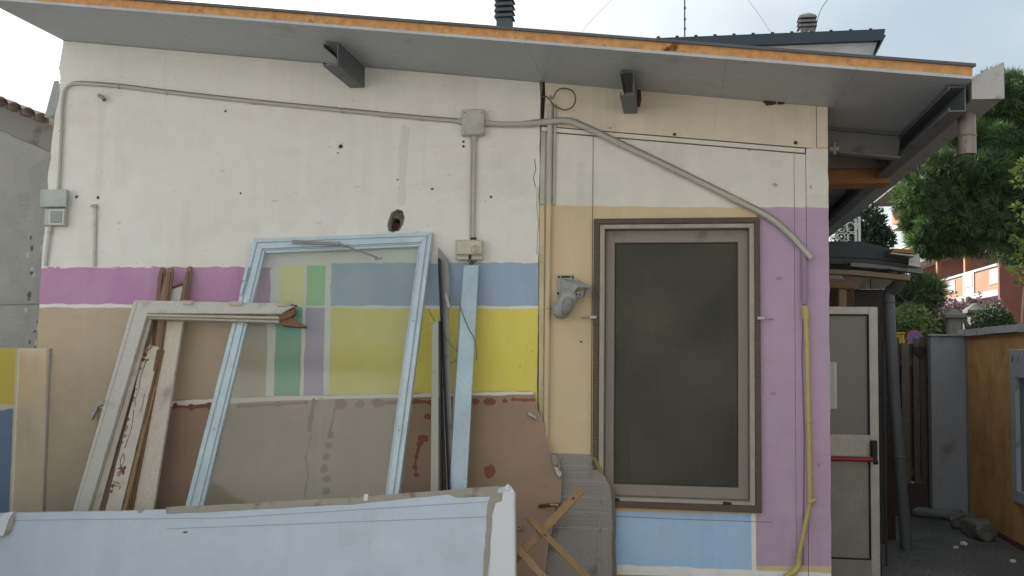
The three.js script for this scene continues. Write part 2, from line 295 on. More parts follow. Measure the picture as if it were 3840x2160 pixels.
{
  const sheet = (pts, o, label) => part('wall_sheet', slab(pts, 0.05, { bevel: 0.0012, ...o }), wallR, bld, label);
  const l1 = (u) => [[-0.762, 3.057, 0], [0.736, 2.896, 0]], g = 0.0018, g2 = 0.003;
  const a = [-0.762, 3.057, 0], c = [0.736, 2.896, 0], sl = (c[1] - a[1]) / (c[0] - a[0]), yU = (x) => a[1] + sl * (x - a[0]), yS = (x) => yU(x) - 0.036;
  const xj = [0.799, 3.067][0], xk = [0.736, 2.877][0], x1 = [-0.533, 2.779][0], x2 = [0.668, 2.711][0];
  sheet([[XS, yU(XS) + g, 0], [xj - g / 2, yU(xj) + g, 0], [xj - g / 2, SOF(xj), 0], [XS, SOF(XS), 0]]);
  sheet([[xj + g / 2, yU(xk) + g - 0.003, 0], [XR, yU(xk) + g - 0.003, 0], [XR, SOF(XR), 0], [xj + g / 2, SOF(xj), 0]]);
  part('batten', slab([[XS, yS(XS) + g, 0.004], [xk - g2, yS(xk) + g, 0.004], [xk - g2, yU(xk) - g, 0.004], [XS, yU(XS) - g, 0.004]], 0.05, { bevel: 0.004 }), wallR, bld);
  sheet([[XS, 0, 0], [x1 - 0.0012, 0, 0], [x1 - 0.0012, yS(x1) - g, 0], [XS, yS(XS) - g, 0]]);
  sheet([[x1 + 0.0012, 0, 0], [x2 - 0.0005, 0, 0], [x2 - 0.0005, yS(x2) - g, 0], [x1 + 0.0012, yS(x1) - g, 0]], { holes: [[[WIN.x0 + 0.025, WIN.y0 + 0.02, 0], [WIN.x1 - 0.02, WIN.y0 + 0.02, 0], [WIN.x1 - 0.02, WIN.y1 - 0.02, 0], [WIN.x0 + 0.025, WIN.y1 - 0.02, 0]]] });
  sheet([[x2 + 0.0005, 0, 0], [xk - 0.0006, 0, 0], [xk - 0.0006, yS(xk) - g, 0], [x2 + 0.0005, yS(x2) - g, 0]]);
  sheet([[xk + 0.001, 0, 0], [XR, 0, 0], ...jag([[XR, 0.3, 0], [XR, yU(xk) - g, 0]], 0.004, 0.07, 2), [xk + 0.001, yU(xk) - g, 0]]);
  // masonry behind the sheets, with the window opening
  const back = slab([[XS, 0, -0.054], [XR - 0.004, 0, -0.054], [XR - 0.004, SOF(XR) - 0.004, -0.054], [XS, SOF(XS) - 0.004, -0.054]], 0.22, { bevel: 0, holes: [[[WIN.x0 + 0.03, WIN.y0 + 0.025, -0.054], [WIN.x1 - 0.03, WIN.y0 + 0.025, -0.054], [WIN.x1 - 0.03, WIN.y1 - 0.025, -0.054], [WIN.x0 + 0.03, WIN.y1 - 0.025, -0.054]]] });
  part('masonry', back, M([0.2, 0.18, 0.16]), bld);
  // side and rear walls, floor, lining
  const plain = M([0.55, 0.52, 0.46], { map: 'dirt', s: 0.5 });
  part('side_wall', slab([[XR - 0.254, 0, -0.28], [XR - 0.254, 0, -1.02], [XR - 0.254, SOF(XR) - 0.004, -1.02], [XR - 0.254, SOF(XR) - 0.004, -0.28]], 0.25, { bevel: 0 }), plain, bld);
  part('side_wall', slab([[XR - 0.254, 0, -1.6], [XR - 0.254, 0, ZB], [XR - 0.254, SOF(XR) - 0.004, ZB], [XR - 0.254, SOF(XR) - 0.004, -1.6]], 0.25, { bevel: 0 }), plain, bld);
  part('side_wall', slab([[XR - 0.254, 2.15, -1.02], [XR - 0.254, 2.15, -1.6], [XR - 0.254, SOF(XR) - 0.004, -1.6], [XR - 0.254, SOF(XR) - 0.004, -1.02]], 0.25, { bevel: 0 }), plain, bld);
  part('side_wall', slab([[XL + 0.25, 0, -0.285], [XL + 0.25, 0, ZB], [XL + 0.25, SOF(XL) - 0.03, ZB], [XL + 0.25, SOF(XL) - 0.03, -0.285]], 0.25, { bevel: 0 }), plain, bld);
  part('rear_wall', slab([[XL + 0.26, 0, -4.2], [XR - 0.26, 0, -4.2], [XR - 0.26, SOF(XR) - 0.01, -4.2], [XL + 0.26, SOF(XL) - 0.03, -4.2]], 0.2, { bevel: 0 }), M([0.42, 0.4, 0.36], { map: 'dirt', s: 0.4 }), bld);
}

// ---- roof: sandwich panels with bare foam edge
const roof = part('roof', slab([[XL - 0.02, SOF(XL) + 0.0695, ZF], [XE + 0.01, SOF(XE) + 0.0695, ZF], [XE + 0.01, SOF(XE) + 0.0695, ZB], [XL - 0.02, SOF(XL) + 0.0695, ZB]], 0.014, { bevel: 0 }), mat.sheetDark, bld, 'dark grey roof sheet over a raw orange foam edge');
{
  const core = [];
  const face = (z, dy0, dy1, x0, x1) => [[x0, SOF(x0) + dy0, z], [x1, SOF(x1) + dy0, z], [x1, SOF(x1) + dy1, z], [x0, SOF(x0) + dy1, z]];
  // foam edge with a cut, slightly ragged face
  const nseg = 110, e = [];
  for (let i = 0; i <= nseg; i++) { const x = XL + (XE - XL) * i / nseg; e.push(x); }
  const pos = [], uv = [], idx = [];
  const rows = 4;
  for (let j = 0; j <= rows; j++) for (let i = 0; i <= nseg; i++) {
    const x = e[i], t = j / rows, y = SOF(x) + 0.014 + 0.053 * t + (j === rows ? 0.003 : 0), z = ZF - 0.012 + (j && j < rows ? 0.006 * fbm(x * 14, t * 3, 2, 4) : 0) - 0.004 * Math.abs(fbm(x * 4, t, 9, 3));
    pos.push(x, y, z); uv.push(x, y * 1);
  }
  for (let j = 0; j < rows; j++) for (let i = 0; i < nseg; i++) { const a = j * (nseg + 1) + i, b = a + 1, c = a + nseg + 1, d = c + 1; idx.push(a, b, d, a, d, c); }
  const fg = new THREE.BufferGeometry(); fg.setAttribute('position', new THREE.Float32BufferAttribute(pos, 3)); fg.setAttribute('uv', new THREE.Float32BufferAttribute(uv, 2)); fg.setIndex(idx); fg.computeVertexNormals();
  const fill = slab(face(ZF - 0.03, 0.013, 0.0675, XL, XE), -ZB + ZF - 0.04, { bevel: 0 });
  part('foam_core', [fg, fill], mat.foam, roof, 'raw orange foam edge of the roof panels');
  part('edge_flashing', slab(face(ZF + 0.004, 0.067, 0.084, XL - 0.03, XE + 0.014), 0.012, { bevel: 0.002 }), mat.sheetDark, roof);
  // pale lower skins, one per panel, with narrow laps; turned-up front edge
  const xs = [XL, -3.05, -1.95, XS + 0.02, 0.24, 0.9, XE];
  xs.slice(0, -1).forEach((x0, i) => {
    const x1 = xs[i + 1] - 0.0012;
    const s = part('soffit_panel', slab([[x0, SOF(x0), ZF], [x1, SOF(x1), ZF], [x1, SOF(x1), ZB], [x0, SOF(x0), ZB]], 0.012, { bevel: 0, ex: [1, 0, 0] }), mat.soffit, roof);
    part('soffit_lip', slab(face(ZF + 0.003, 0.0, 0.018, x0, x1), 0.01, { bevel: 0.0015 }), M([0.52, 0.53, 0.54], { rough: 0.4, map: 'blot', s: 1 }), s);
  });
}
// ---- steel under the roof
function channel(name, x0, x1, ztop, zn, zf, h, lab) { // C section running back from zn to zf, open to the left
  const g = [], w = x1 - x0, y = (x) => SOF(x) - 0.002;
  const yt = y(x1), yb = yt - h, t = 0.008;
  const pr = [[x0, yt], [x1, yt], [x1, yb], [x0, yb], [x0, yb + 0.022], [x0 + t, yb + 0.022], [x0 + t, yb + t], [x1 - t, yb + t], [x1 - t, yt - t], [x0 + t, yt - t], [x0 + t, yt - 0.022], [x0, yt - 0.022]];
  g.push(slab(pr.map(([x, yy]) => [x, yy, zn]), zn - zf, { bevel: 0.001, ex: [1, 0, 0] }));
  return part(name, g, mat.steel, bld, lab);
}
channel('purlin', -2.10, -2.005, 0, 0.52, -0.2, 0.135);
channel('purlin', -0.345, -0.262, 0, 0.45, -0.2, 0.142);
part('foam_lump', (() => { const g = new THREE.IcosahedronGeometry(1, 3), p = g.attributes.position; for (let i = 0; i < p.count; i++) { const v = new THREE.Vector3().fromBufferAttribute(p, i), k = 1 + 0.5 * fbm(v.x * 2, v.y * 2, v.z * 2, 3); p.setXYZ(i, v.x * 0.012 * k, v.y * 0.06 * k, v.z * 0.02 * k); } g.computeVertexNormals(); g.translate(-0.252, 3.23, 0.01); return g; })(), M([0.2, 0.07, 0.07], { rough: 0.95, bump: 'plaster', bs: 6, bh: 0.01 }), bld, 'dark red foam squeezed beside the steel bracket');
channel('eave_purlin', 1.375, 1.462, 0, 0.70, ZB, 0.135);
part('rafter', [bar([0.6, SOF(0.6) - 0.008, -0.55], [1.38, SOF(1.38) - 0.008, -0.55], 0.012, 0.09, [0, 0, 1]), bar([0.6, SOF(0.6) - 0.155, -0.55], [1.38, SOF(1.38) - 0.155, -0.55], 0.012, 0.09, [0, 0, 1]), bar([0.6, SOF(0.6) - 0.081, -0.55], [1.38, SOF(1.38) - 0.081, -0.55], 0.14, 0.01, [0, 0, 1])], M([0.22, 0.22, 0.22], { rough: 0.5, metal: 0.2, map: 'dirt', s: 1.5 }), bld);
{
  const c = [0.953, 2.982, -0.44];
  part('bracket', [box(c[0] - 0.02, c[0] + 0.04, c[1] - 0.02, c[1] + 0.006, -0.5, -0.44), pipe([c[0] + 0.012, c[1] - 0.045, -0.445], [c[0] + 0.012, c[1] + 0.03, -0.445], 0.008), new THREE.CylinderGeometry(0.015, 0.015, 0.016, 6).translate(c[0] + 0.012, c[1] + 0.022, -0.445), new THREE.CylinderGeometry(0.015, 0.015, 0.016, 6).translate(c[0] + 0.012, c[1] - 0.03, -0.445)], mat.zinc, bld);
  const t0 = [1.056, 3.006, -1.35], t1 = [1.477, 2.899, -1.35], tu = [1.479, 3.091, -1.35];
  const st = part('timber_stub', box(0.62, t1[0], t1[1], t0[1], -1.6, -1.35, 0.004), M([0.5, 0.27, 0.10], { map: 'wood', s: 1.2, sy: 5, rough: 0.8, bump: 'woodBump', bs: 3, bh: 0.002 }), bld, 'orange timber stub under the eave');
  part('packing_board', box(0.62, t1[0] - 0.012, t0[1] + 0.001, SOF(0.9) - 0.02, -1.6, -1.36, 0.004), M([0.28, 0.25, 0.23], { map: 'dirt', s: 2 }), st);
}
// torn foam at the wall head
for (const [p, rx, ry] of [[[0.528, 3.181, 0.02], 0.035, 0.018], [[0.595, 3.177, 0.02], 0.025, 0.012], [[0.315, 3.222, 0.015], 0.02, 0.01], [[0.816, 3.16, 0.015], 0.025, 0.008]]) {
  const g = new THREE.IcosahedronGeometry(1, 3), ps = g.attributes.position;
  for (let i = 0; i < ps.count; i++) { const v = new THREE.Vector3().fromBufferAttribute(ps, i), k = 1 + 0.8 * fbm(v.x * 2 + p[0] * 9, v.y * 2, v.z * 2, 3); ps.setXYZ(i, v.x * rx * k, v.y * ry * k, v.z * 0.018 * k); }
  g.computeVertexNormals(); g.translate(p[0], p[1] - 0.004, p[2] - 0.012);
  part('foam_scrap', g, M([0.10, 0.05, 0.035], { rough: 0.95 }), bld);
}
// gutter along the eave, with its outlet
{
  const gx = XE + 0.015, pr = [[gx, 3.10], [gx, 2.985], [gx + 0.15, 2.985], [gx + 0.15, 3.172]];
  const t = 0.004;
  const gut = part('gutter', [slab([[pr[0][0], 3.10, 0.74], [pr[0][0] + t, 3.10, 0.74], [pr[0][0] + t, 2.985 + t, 0.74], [pr[2][0] - t, 2.985 + t, 0.74], [pr[3][0] - t, 3.165, 0.74], [pr[3][0], 3.165, 0.74], [pr[2][0], 2.985, 0.74], [pr[1][0], 2.985, 0.74]], -ZB + 0.74, { bevel: 0, ex: [1, 0, 0] })], mat.zinc, bld);
  part('end_cap', slab([[gx - 0.004, 3.095, 0.748], [gx + 0.146, 3.172, 0.748], [gx + 0.154, 3.172, 0.748], [gx + 0.154, 2.982, 0.748], [gx - 0.004, 2.985, 0.748]], 0.006, { bevel: 0.001 }), M([0.46, 0.44, 0.43], { rough: 0.55, metal: 0.25, map: 'dirt', s: 3 }), gut, 'pale metal plate closing the gutter end');
  const o = [1.52, 2.957, 0.5];
  const ring = new THREE.LatheGeometry([[0.043, -0.2], [0.046, -0.2], [0.046, 0.06], [0.043, 0.06], [0.043, -0.2]].map(([a, b]) => new THREE.Vector2(a, b)), 28); ring.translate(gx + 0.055, 2.96, 0.42);
  part('outlet_pipe', [ring, new THREE.TorusGeometry(0.047, 0.004, 8, 28).rotateX(Math.PI / 2).translate(gx + 0.055, 2.86, 0.42)], M([0.27, 0.235, 0.21], { rough: 0.45, metal: 0.5, map: 'dirt', s: 3 }), gut);
}

// ---- window with weathered timber frame, grey sash and an insect screen
{
  const w = part('window', (() => {
    const o = [[WIN.x0, WIN.y0, 0.035], [WIN.x1, WIN.y0 - 0.004, 0.035], [WIN.x1 - 0.006, WIN.y1, 0.035], [WIN.x0, WIN.y1, 0.035]];
    const ins = 0.034, i = [[WIN.x0 + ins, WIN.y0 + ins, 0.035], [WIN.x1 - ins, WIN.y0 + ins, 0.035], [WIN.x1 - ins - 0.004, WIN.y1 - ins, 0.035], [WIN.x0 + ins, WIN.y1 - ins, 0.035]];
    return slab(o, 0.06, { holes: [i], bevel: 0.004 });
  })(), M([0.20, 0.155, 0.135], { map: 'wood', s: 2.2, sy: 3, rough: 0.85, bump: 'woodBump', bs: 4, bh: 0.004 }), bld, 'window in a weathered dark timber surround');
  const ring = (a, b, z, t, bv = 0.003) => slab([[WIN.x0 + a[0], WIN.y0 + a[1], z], [WIN.x1 - a[2], WIN.y0 + a[1], z], [WIN.x1 - a[2], WIN.y1 - a[3], z], [WIN.x0 + a[0], WIN.y1 - a[3], z]], t, { bevel: bv, holes: [[[WIN.x0 + b[0], WIN.y0 + b[1], z], [WIN.x1 - b[2], WIN.y0 + b[1], z], [WIN.x1 - b[2], WIN.y1 - b[3], z], [WIN.x0 + b[0], WIN.y1 - b[3], z]]] });
  const alu = M([0.43, 0.395, 0.34], { rough: 0.5, map: 'blot', s: 1.5 }), alu2 = M([0.285, 0.245, 0.21], { rough: 0.5, map: 'dirt', s: 1.5 });
  const fr = part('outer_frame', ring([0.035, 0.035, 0.035, 0.035], [0.066, 0.056, 0.066, 0.062], 0.025, 0.09), alu, w);
  const sash = part('sash', ring([0.067, 0.057, 0.067, 0.063], [0.124, 0.128, 0.130, 0.142], -0.045, 0.04, 0.005), alu2, w);
  part('glazing_bead', ring([0.120, 0.124, 0.126, 0.138], [0.130, 0.134, 0.136, 0.148], -0.0555, 0.02, 0.001), mat.dark, sash);
  const hole = [[WIN.x0 + 0.126, WIN.y0 + 0.13], [WIN.x1 - 0.132, WIN.y0 + 0.13], [WIN.x1 - 0.132, WIN.y1 - 0.144], [WIN.x0 + 0.126, WIN.y1 - 0.144]];
  part('pane', slab(hole.map((p) => [...p, -0.068]), 0.004, { bevel: 0 }), new THREE.MeshPhysicalMaterial({ color: 0xffffff, transmission: 1, roughness: 0.03, thickness: 0, ior: 1.42, side: THREE.DoubleSide }), w);
  // fly screen, woven too fine to resolve: a part of the light passes
  part('insect_screen', slab(hole.map((p) => [...p, -0.058]), 0.001, { bevel: 0 }), new THREE.MeshStandardMaterial({ color: new THREE.Color(0.17, 0.165, 0.13), map: texClone(T.screen, 0.55), roughness: 0.8, transparent: true, opacity: 0.5, side: THREE.DoubleSide }), w);
  for (const [u, v] of [[1560, 1261], [1831, 1270]]) { const x = WIN.x0 + (u === 1560 ? 0.115 : 0.77); part('drain_cap', box(x, x + 0.05, WIN.y0 + 0.038, WIN.y0 + 0.053, 0.026, 0.032), mat.dark, fr); }
  for (const [x, s] of [[WIN.x0 + 0.012, -1], [WIN.x1 - 0.012, 1]]) part('shutter_catch', [box(x - 0.022 + s * 0.012, x + 0.022 + s * 0.012, 1.868, 1.886, 0.036, 0.05), pipe([x + s * 0.01, 1.877, 0.044], [x + s * 0.085, 1.874, 0.006], 0.004)], M([0.45, 0.42, 0.40], { rough: 0.5, metal: 0.3 }), w);
  // interior things that show faintly
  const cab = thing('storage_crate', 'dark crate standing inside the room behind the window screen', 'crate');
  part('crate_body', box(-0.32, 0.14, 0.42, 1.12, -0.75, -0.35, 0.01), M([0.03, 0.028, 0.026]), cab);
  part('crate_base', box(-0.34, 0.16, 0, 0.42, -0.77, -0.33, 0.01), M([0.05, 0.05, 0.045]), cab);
}

// ---------------------------------------------------------------- left boundary: low wall and neighbour
{
  const b = board(-6.2, -4.08, 0, 1.75, 520);
  const be = 'rgb(213, 195, 168)', yel = 'rgb(233, 219, 112)', blu = 'rgb(130, 155, 190)', wh = 'rgb(236, 231, 216)';
  b.rect([-7, -1], [0, 3], be, 0);
  const xe = [-4.357, 1.454][0], xw = [-4.339, 1.454][0], yb = [-4.377, 1.27][1];
  b.rect([-7, yb], [xe, 2], yel, 0.006); b.rect([-7, -1], [xe - 0.012, yb - 0.02], blu, 0.012);
  b.rect([xe - 0.006, -1], [xw, 2], wh, 0.006); b.rect([-7, yb - 0.022], [xe, yb + 0.004], wh, 0.01);
  b.g.globalAlpha = 0.5; b.line([[-4.403, 1.638], [-4.387, 1.48], [-4.39, 1.296]], 0.012, wh);
  b.g.globalAlpha = 0.04; b.speckle(260, 0.02, 0.12, ['#6f675a', '#cfc7b4', '#8c8270']);
  b.g.globalAlpha = 0.4; b.line([[-4.14, 1.641], [-4.133, 1.431], [-4.131, 1.249]], 0.008, '#6a5c48'); b.g.globalAlpha = 1;
  const lw = thing('low_wall', 'low painted garden wall with yellow and blue return at the left edge', 'wall');
  const xr = [-4.351, 1.454][0], yt = [-4.134, 1.652][1];
  part('wall_face', slab([[xr - 0.2, 0, 0.03], [-4.125, 0, 0.03], [-4.125, yt, 0.03], [xr - 0.2, yt, 0.03]], 0.26, { bevel: 0.006 }), painted(b), lw);
  const br = board(-8, 0.2, 0, 1.75, 240), yb2 = yb;
  br.rect([-9, -1], [1, 3], be, 0); br.rect([-9, yb2], [-0.04, 3], yel, 0.006); br.rect([-9, -1], [-0.05, yb2 - 0.02], blu, 0.012); br.rect([-0.05, -1], [-0.03, 3], wh, 0.005); br.rect([-9, yb2 - 0.022], [-0.04, yb2 + 0.004], wh, 0.01);
  part('return_wall', slab([[xr, 0, 0.031], [xr, 0, 7.5], [xr, yt + 0.002, 7.5], [xr, yt + 0.002, 0.031]], 0.2, { bevel: 0.004 }), painted(br), lw, 'yellow and blue painted return of the wall');
  const nb = thing('neighbour_building', 'grey rendered neighbouring building with a clay tile roof edge', 'building');
  const con = board(-8, -4, 0, 3.3, 256);
  con.rect([-9, -1], [0, 5], 'rgb(158, 158, 152)', 0); con.g.globalAlpha = 0.05; con.speckle(700, 0.03, 0.3, ['#5a5c58', '#a2a6a2', '#6e6f6b', '#8c8476']);
  con.g.globalAlpha = 0.8; for (let i = 0; i < 60; i++) con.blob([rr(-4.85, -4.5), rr(1.4, 2.5)], rr(0.006, 0.022), rr(0.008, 0.03), rnd() < 0.6 ? '#b5b6b2' : '#4e4f4b', 9);
  con.g.globalAlpha = 0.7; con.line([[-6, 1.98], [-5.2, 1.97], [-4.5, 1.985]], 0.008, '#565a56'); con.g.globalAlpha = 1;
  const zN = -0.75, tl = [-5.124, 3.42, -0.75], tr = [-4.659, 3.378, -0.75];
  part('wall', slab([[-8, 0, zN], [-4.3, 0, zN], [-4.3, tr[1], zN], [tl[0], tl[1], zN], [-8, tl[1] + 0.25, zN]], 0.3, { bevel: 0 }), painted(con, 0.95, 0.01), nb);
  // pantiles along the verge, stepping down to the right
  const clay = [M([0.46, 0.36, 0.31], { map: 'dirt', s: 3 }), M([0.42, 0.34, 0.3], { map: 'dirt', s: 3, ox: 0.5 })];
  for (let i = 0; i < 9; i++) {
    const p = lerp3([-5.607, 3.73, -0.7], [-4.698, 3.379, -0.7], i / 8), g = new THREE.CylinderGeometry(0.085, 0.07, 0.45, 14, 1, true, -Math.PI / 2, Math.PI); g.rotateX(-Math.PI / 2); g.rotateZ(-0.3); g.translate(p[0], p[1] - 0.05, p[2] - 0.15);
    const s = g.clone().scale(1, 1, 1); part('roof_tile', [g], clay[i % 2], nb);
  }
  { const t0 = [-5.642, 3.744, -0.7], t1 = [-4.665, 3.36, -0.7]; part('tile_bedding', slab(jag([[t0[0], t0[1] - 0.24, -0.742], [t1[0], t1[1] - 0.24, -0.742], [t1[0], t1[1] - 0.015, -0.742], [t0[0], t0[1] - 0.015, -0.742], [t0[0], t0[1] - 0.24, -0.742]], 0.012, 0.06, 6).slice(0, -1), 0.16, { bevel: 0.004 }), M([0.27, 0.25, 0.235], { map: 'dirt', s: 1.5 }), nb); }
  single('flashing_sheet', slab([[-4.465, 3.292, -0.32], [-4.365, 3.272, -0.32], [-4.364, 3.518, -0.32], [-4.374, 3.553, -0.32], [-4.402, 3.548, -0.32]], 0.02), M([0.36, 0.38, 0.38], { map: 'dirt', s: 2 }), 'grey upstand sheet between white wall corner and tiled roof', 'flashing');
}

// ---------------------------------------------------------------- fittings on the wall
function clips(parent, pts, r, m) { for (const [p, d] of pts) { const c = new THREE.TorusGeometry(r + 0.003, 0.0035, 6, 16); c.lookAt(V(d)); c.translate(...p); part('clip', c, m, parent); } }
{
  const c1 = thing('electrical_conduit', 'thin pale conduit bending at the wall corner and running along to the square junction box', 'conduit');
  const pts = [[-4.111, 2.703, 0.02], [-4.107, 2.864, 0.02], [-4.106, 3.107, 0.02], [-4.105, 3.296, 0.02], [-4.094, 3.383, 0.02], [-4.055, 3.422, 0.02], [-3.985, 3.428, 0.02], [-3.696, 3.4, 0.02], [-3.353, 3.35, 0.02], [-2.74, 3.268, 0.02], [-2.146, 3.195, 0.02], [-1.62, 3.132, 0.02], [-1.338, 3.102, 0.02]];
  part('tube', tube(pts, 0.0115, 160, 10), mat.conduit, c1);
  clips(c1, [[pts[2], [0, 1, 0]], [pts[7], [1, -0.1, 0]], [pts[8], [1, -0.1, 0]], [pts[9], [1, -0.1, 0]], [pts[10], [1, -0.1, 0]], [pts[11], [1, -0.1, 0]]], 0.0115, mat.conduit);
  for (const p of [pts[9], [-1.855, 3.159, 0.02]]) part('coupling', pipe(add3(p, [-0.035, 0.004, 0]), add3(p, [0.035, -0.004, 0]), 0.0145), mat.conduit, c1);
  part('cable', tube(pts.slice(5).map((p) => add3(p, [0, 0.017, -0.012])), 0.004, 120, 6), M([0.22, 0.21, 0.19]), c1);
  const c2 = thing('electrical_conduit', 'thick painted conduit arching from the junction box and slanting down past the window', 'conduit');
  const q = [[-1.214, 3.089, 0.03], [-1.082, 3.078, 0.03], [-0.932, 3.077, 0.03], [-0.806, 3.083, 0.045], [-0.695, 3.085, 0.045], [-0.605, 3.056, 0.035], [-0.366, 2.938, 0.03], [-0.03, 2.768, 0.03], [0.323, 2.584, 0.03], [0.508, 2.482, 0.03], [0.633, 2.378, 0.03], [0.712, 2.288, 0.035], [0.76, 2.23, 0.045]];
  part('tube', tube(q, 0.0165, 160, 12), mat.conduit, c2);
  for (const i of [2, 8]) { const d = V(q[i + 1]).sub(V(q[i - 1])).normalize().toArray().map((v) => v * 0.03); part('coupling', pipe(add3(q[i], d.map((v) => -v)), add3(q[i], d), 0.0205), mat.conduit, c2); }
  clips(c2, [[q[6], V(q[7]).sub(V(q[5])).toArray()], [q[7], V(q[8]).sub(V(q[6])).toArray()], [[-0.561, 3.035, 0.034], [1, -0.4, 0]]], 0.0165, mat.conduit);
  part('cable', tube(q.slice(2, 12).map((p) => add3(p, [0.006, 0.021, -0.012])), 0.005, 120, 6), M([0.3, 0.28, 0.25]), c2);
  const c3 = thing('electrical_conduit', 'straight vertical conduit between the junction box and the socket box', 'conduit');
  part('tube', pipe([-1.277, 3.002, 0.022], [-1.276, 2.344, 0.022], 0.012), mat.conduit, c3); part('tube', pipe([-1.296, 3.003, 0.018], [-1.294, 2.344, 0.018], 0.006), mat.conduit, c3);
  part('gland', pipe([-1.277, 3.02, 0.022], [-1.277, 2.974, 0.022], 0.017), mat.conduit, c3);
  const c4 = thing('electrical_conduit', 'short white conduit dropping from the corner socket to the magenta band', 'conduit');
  part('tube', tube([[-4.157, 2.474, 0.02], [-4.167, 2.383, 0.02], [-4.177, 2.276, 0.02], [-4.188, 2.203, 0.012]], 0.012, 30), M([0.62, 0.63, 0.62], { map: 'blot', s: 2 }), c4);
  part('coupling', pipe([-4.161, 2.436, 0.02], [-4.163, 2.41, 0.02], 0.015), mat.conduit, c4);
  const c5 = thing('electrical_conduit', 'short capped white pipe on the wall beside the corner switch', 'conduit');
  part('tube', pipe([-3.842, 2.594, 0.014], [-3.835, 2.196, 0.014], 0.0115), M([0.66, 0.66, 0.64], { map: 'blot', s: 2 }), c5);
  part('cap', [pipe([-3.843, 2.61, 0.014], [-3.842, 2.583, 0.014], 0.015), box([-3.88, 2.596][0], [-3.854, 2.596][0], [-3.88, 2.594][1], [-3.88, 2.607][1], 0, 0.012)], M([0.4, 0.4, 0.38]), c5);
  single('cable_stub', [tube([[-3.852, 3.348, 0], [-3.822, 3.334, 0.03], [-3.796, 3.319, 0.045], [-3.783, 3.301, 0.05]], 0.012, 20, 8)], M([0.33, 0.32, 0.31], { map: 'dirt', s: 3 }), 'grey stub of cable sticking out of the white wall', 'cable');

  // junction box
  const jb = thing('junction_box', 'square grey-green junction box with corner screws on the white wall', 'junction box');
  const bx = (a, b, z0, z1, bev) => box(a[0], b[0], b[1], a[1], z0, z1, bev);
  part('body', bx([-1.353, 3.173], [-1.216, 3.01], 0.0, 0.055, 0.006), mat.boxPlastic, jb);
  part('lid', bx([-1.348, 3.169], [-1.206, 3.009], 0.0555, 0.07, 0.006), mat.boxPlastic, jb);
  for (const [u, v] of [[1170, 283], [1212, 283], [1170, 332], [1212, 332]]) { const p = u < 1200 ? (v < 300 ? [-1.328, 3.148, 0.07] : [-1.326, 3.023, 0.07]) : (v < 300 ? [-1.222, 3.146, 0.07] : [-1.22, 3.02, 0.07]); part('screw', new THREE.CylinderGeometry(0.006, 0.006, 0.006, 10).rotateX(Math.PI / 2).translate(...p), mat.screw, jb); }
  for (const [a, b] of [[[-1.383, 3.107, 0.025], [-1.342, 3.099, 0.025]], [[-1.214, 3.09, 0.028], [-1.173, 3.086, 0.028]], [[-1.277, 3.014, 0.025], [-1.276, 2.984, 0.025]]]) part('cable_gland', pipe(a, b, 0.02), mat.conduit, jb);
  // socket box
  const sb = thing('socket_box', 'cream weatherproof socket box above the leaning blue strip', 'socket');
  part('body', bx([-1.379, 2.352], [-1.215, 2.229], 0, 0.06, 0.006), mat.socketPlastic, sb);
  const lid = part('lid', bx([-1.371, 2.348], [-1.207, 2.258], 0.0605, 0.078, 0.008), mat.socketPlastic, sb);
  part('lock_ring', new THREE.TorusGeometry(0.024, 0.003, 8, 30).translate(...[-1.251, 2.291, 0.078]), M([0.42, 0.40, 0.33]), lid);
  part('lock_key', [box(...(() => { const p = [-1.251, 2.291, 0.078]; return [p[0] - 0.004, p[0] + 0.001, p[1] - 0.02, p[1] + 0.02, 0.078, 0.084]; })()), box(...(() => { const p = [-1.251, 2.291, 0.078]; return [p[0] + 0.005, p[0] + 0.008, p[1] - 0.016, p[1] + 0.016, 0.078, 0.082]; })())], M([0.5, 0.48, 0.4]), lid);
  part('rim', bx([-1.369, 2.249], [-1.206, 2.226], 0.0605, 0.074, 0.004), mat.socketPlastic, sb);
  part('hinge', bx([-1.29, 2.257], [-1.274, 2.23], 0.078, 0.084, 0.001), mat.dark, sb); part('gland', pipe([-1.274, 2.369, 0.02], [-1.273, 2.339, 0.02], 0.019), mat.dark, sb);
  part('cable_scrap', tube([[-1.282, 2.226, 0.03], [-1.27, 2.203, 0.04], [-1.294, 2.208, 0.045], [-1.25, 2.22, 0.04]], 0.005, 20, 6), M([0.12, 0.08, 0.07]), sb);
  // corner boxes
  const cb = thing('junction_box', 'plain pale junction box on the jagged wall corner above the switch', 'junction box');
  part('body', bx([-4.221, 2.708], [-4.047, 2.588], -0.01, 0.055, 0.006), M([0.52, 0.55, 0.53], { map: 'blot', s: 2 }), cb); part('lid', bx([-4.187, 2.706], [-4.017, 2.589], 0.0555, 0.07, 0.006), M([0.52, 0.55, 0.53], { map: 'blot', s: 2 }), cb);
  const sw = thing('wall_switch', 'small white wall switch with a grey rocker below the corner box', 'switch');
  part('body', bx([-4.189, 2.584], [-4.039, 2.464], 0, 0.05, 0.008), M([0.54, 0.56, 0.54], { map: 'blot', s: 2 }), sw);
  part('frame', bx([-4.149, 2.575], [-4.035, 2.468], 0.0505, 0.062, 0.004), M([0.6, 0.61, 0.59]), sw); part('rocker', bx([-4.131, 2.561], [-4.05, 2.483], 0.0625, 0.069, 0.003), M([0.3, 0.31, 0.31], { rough: 0.5 }), sw);
}
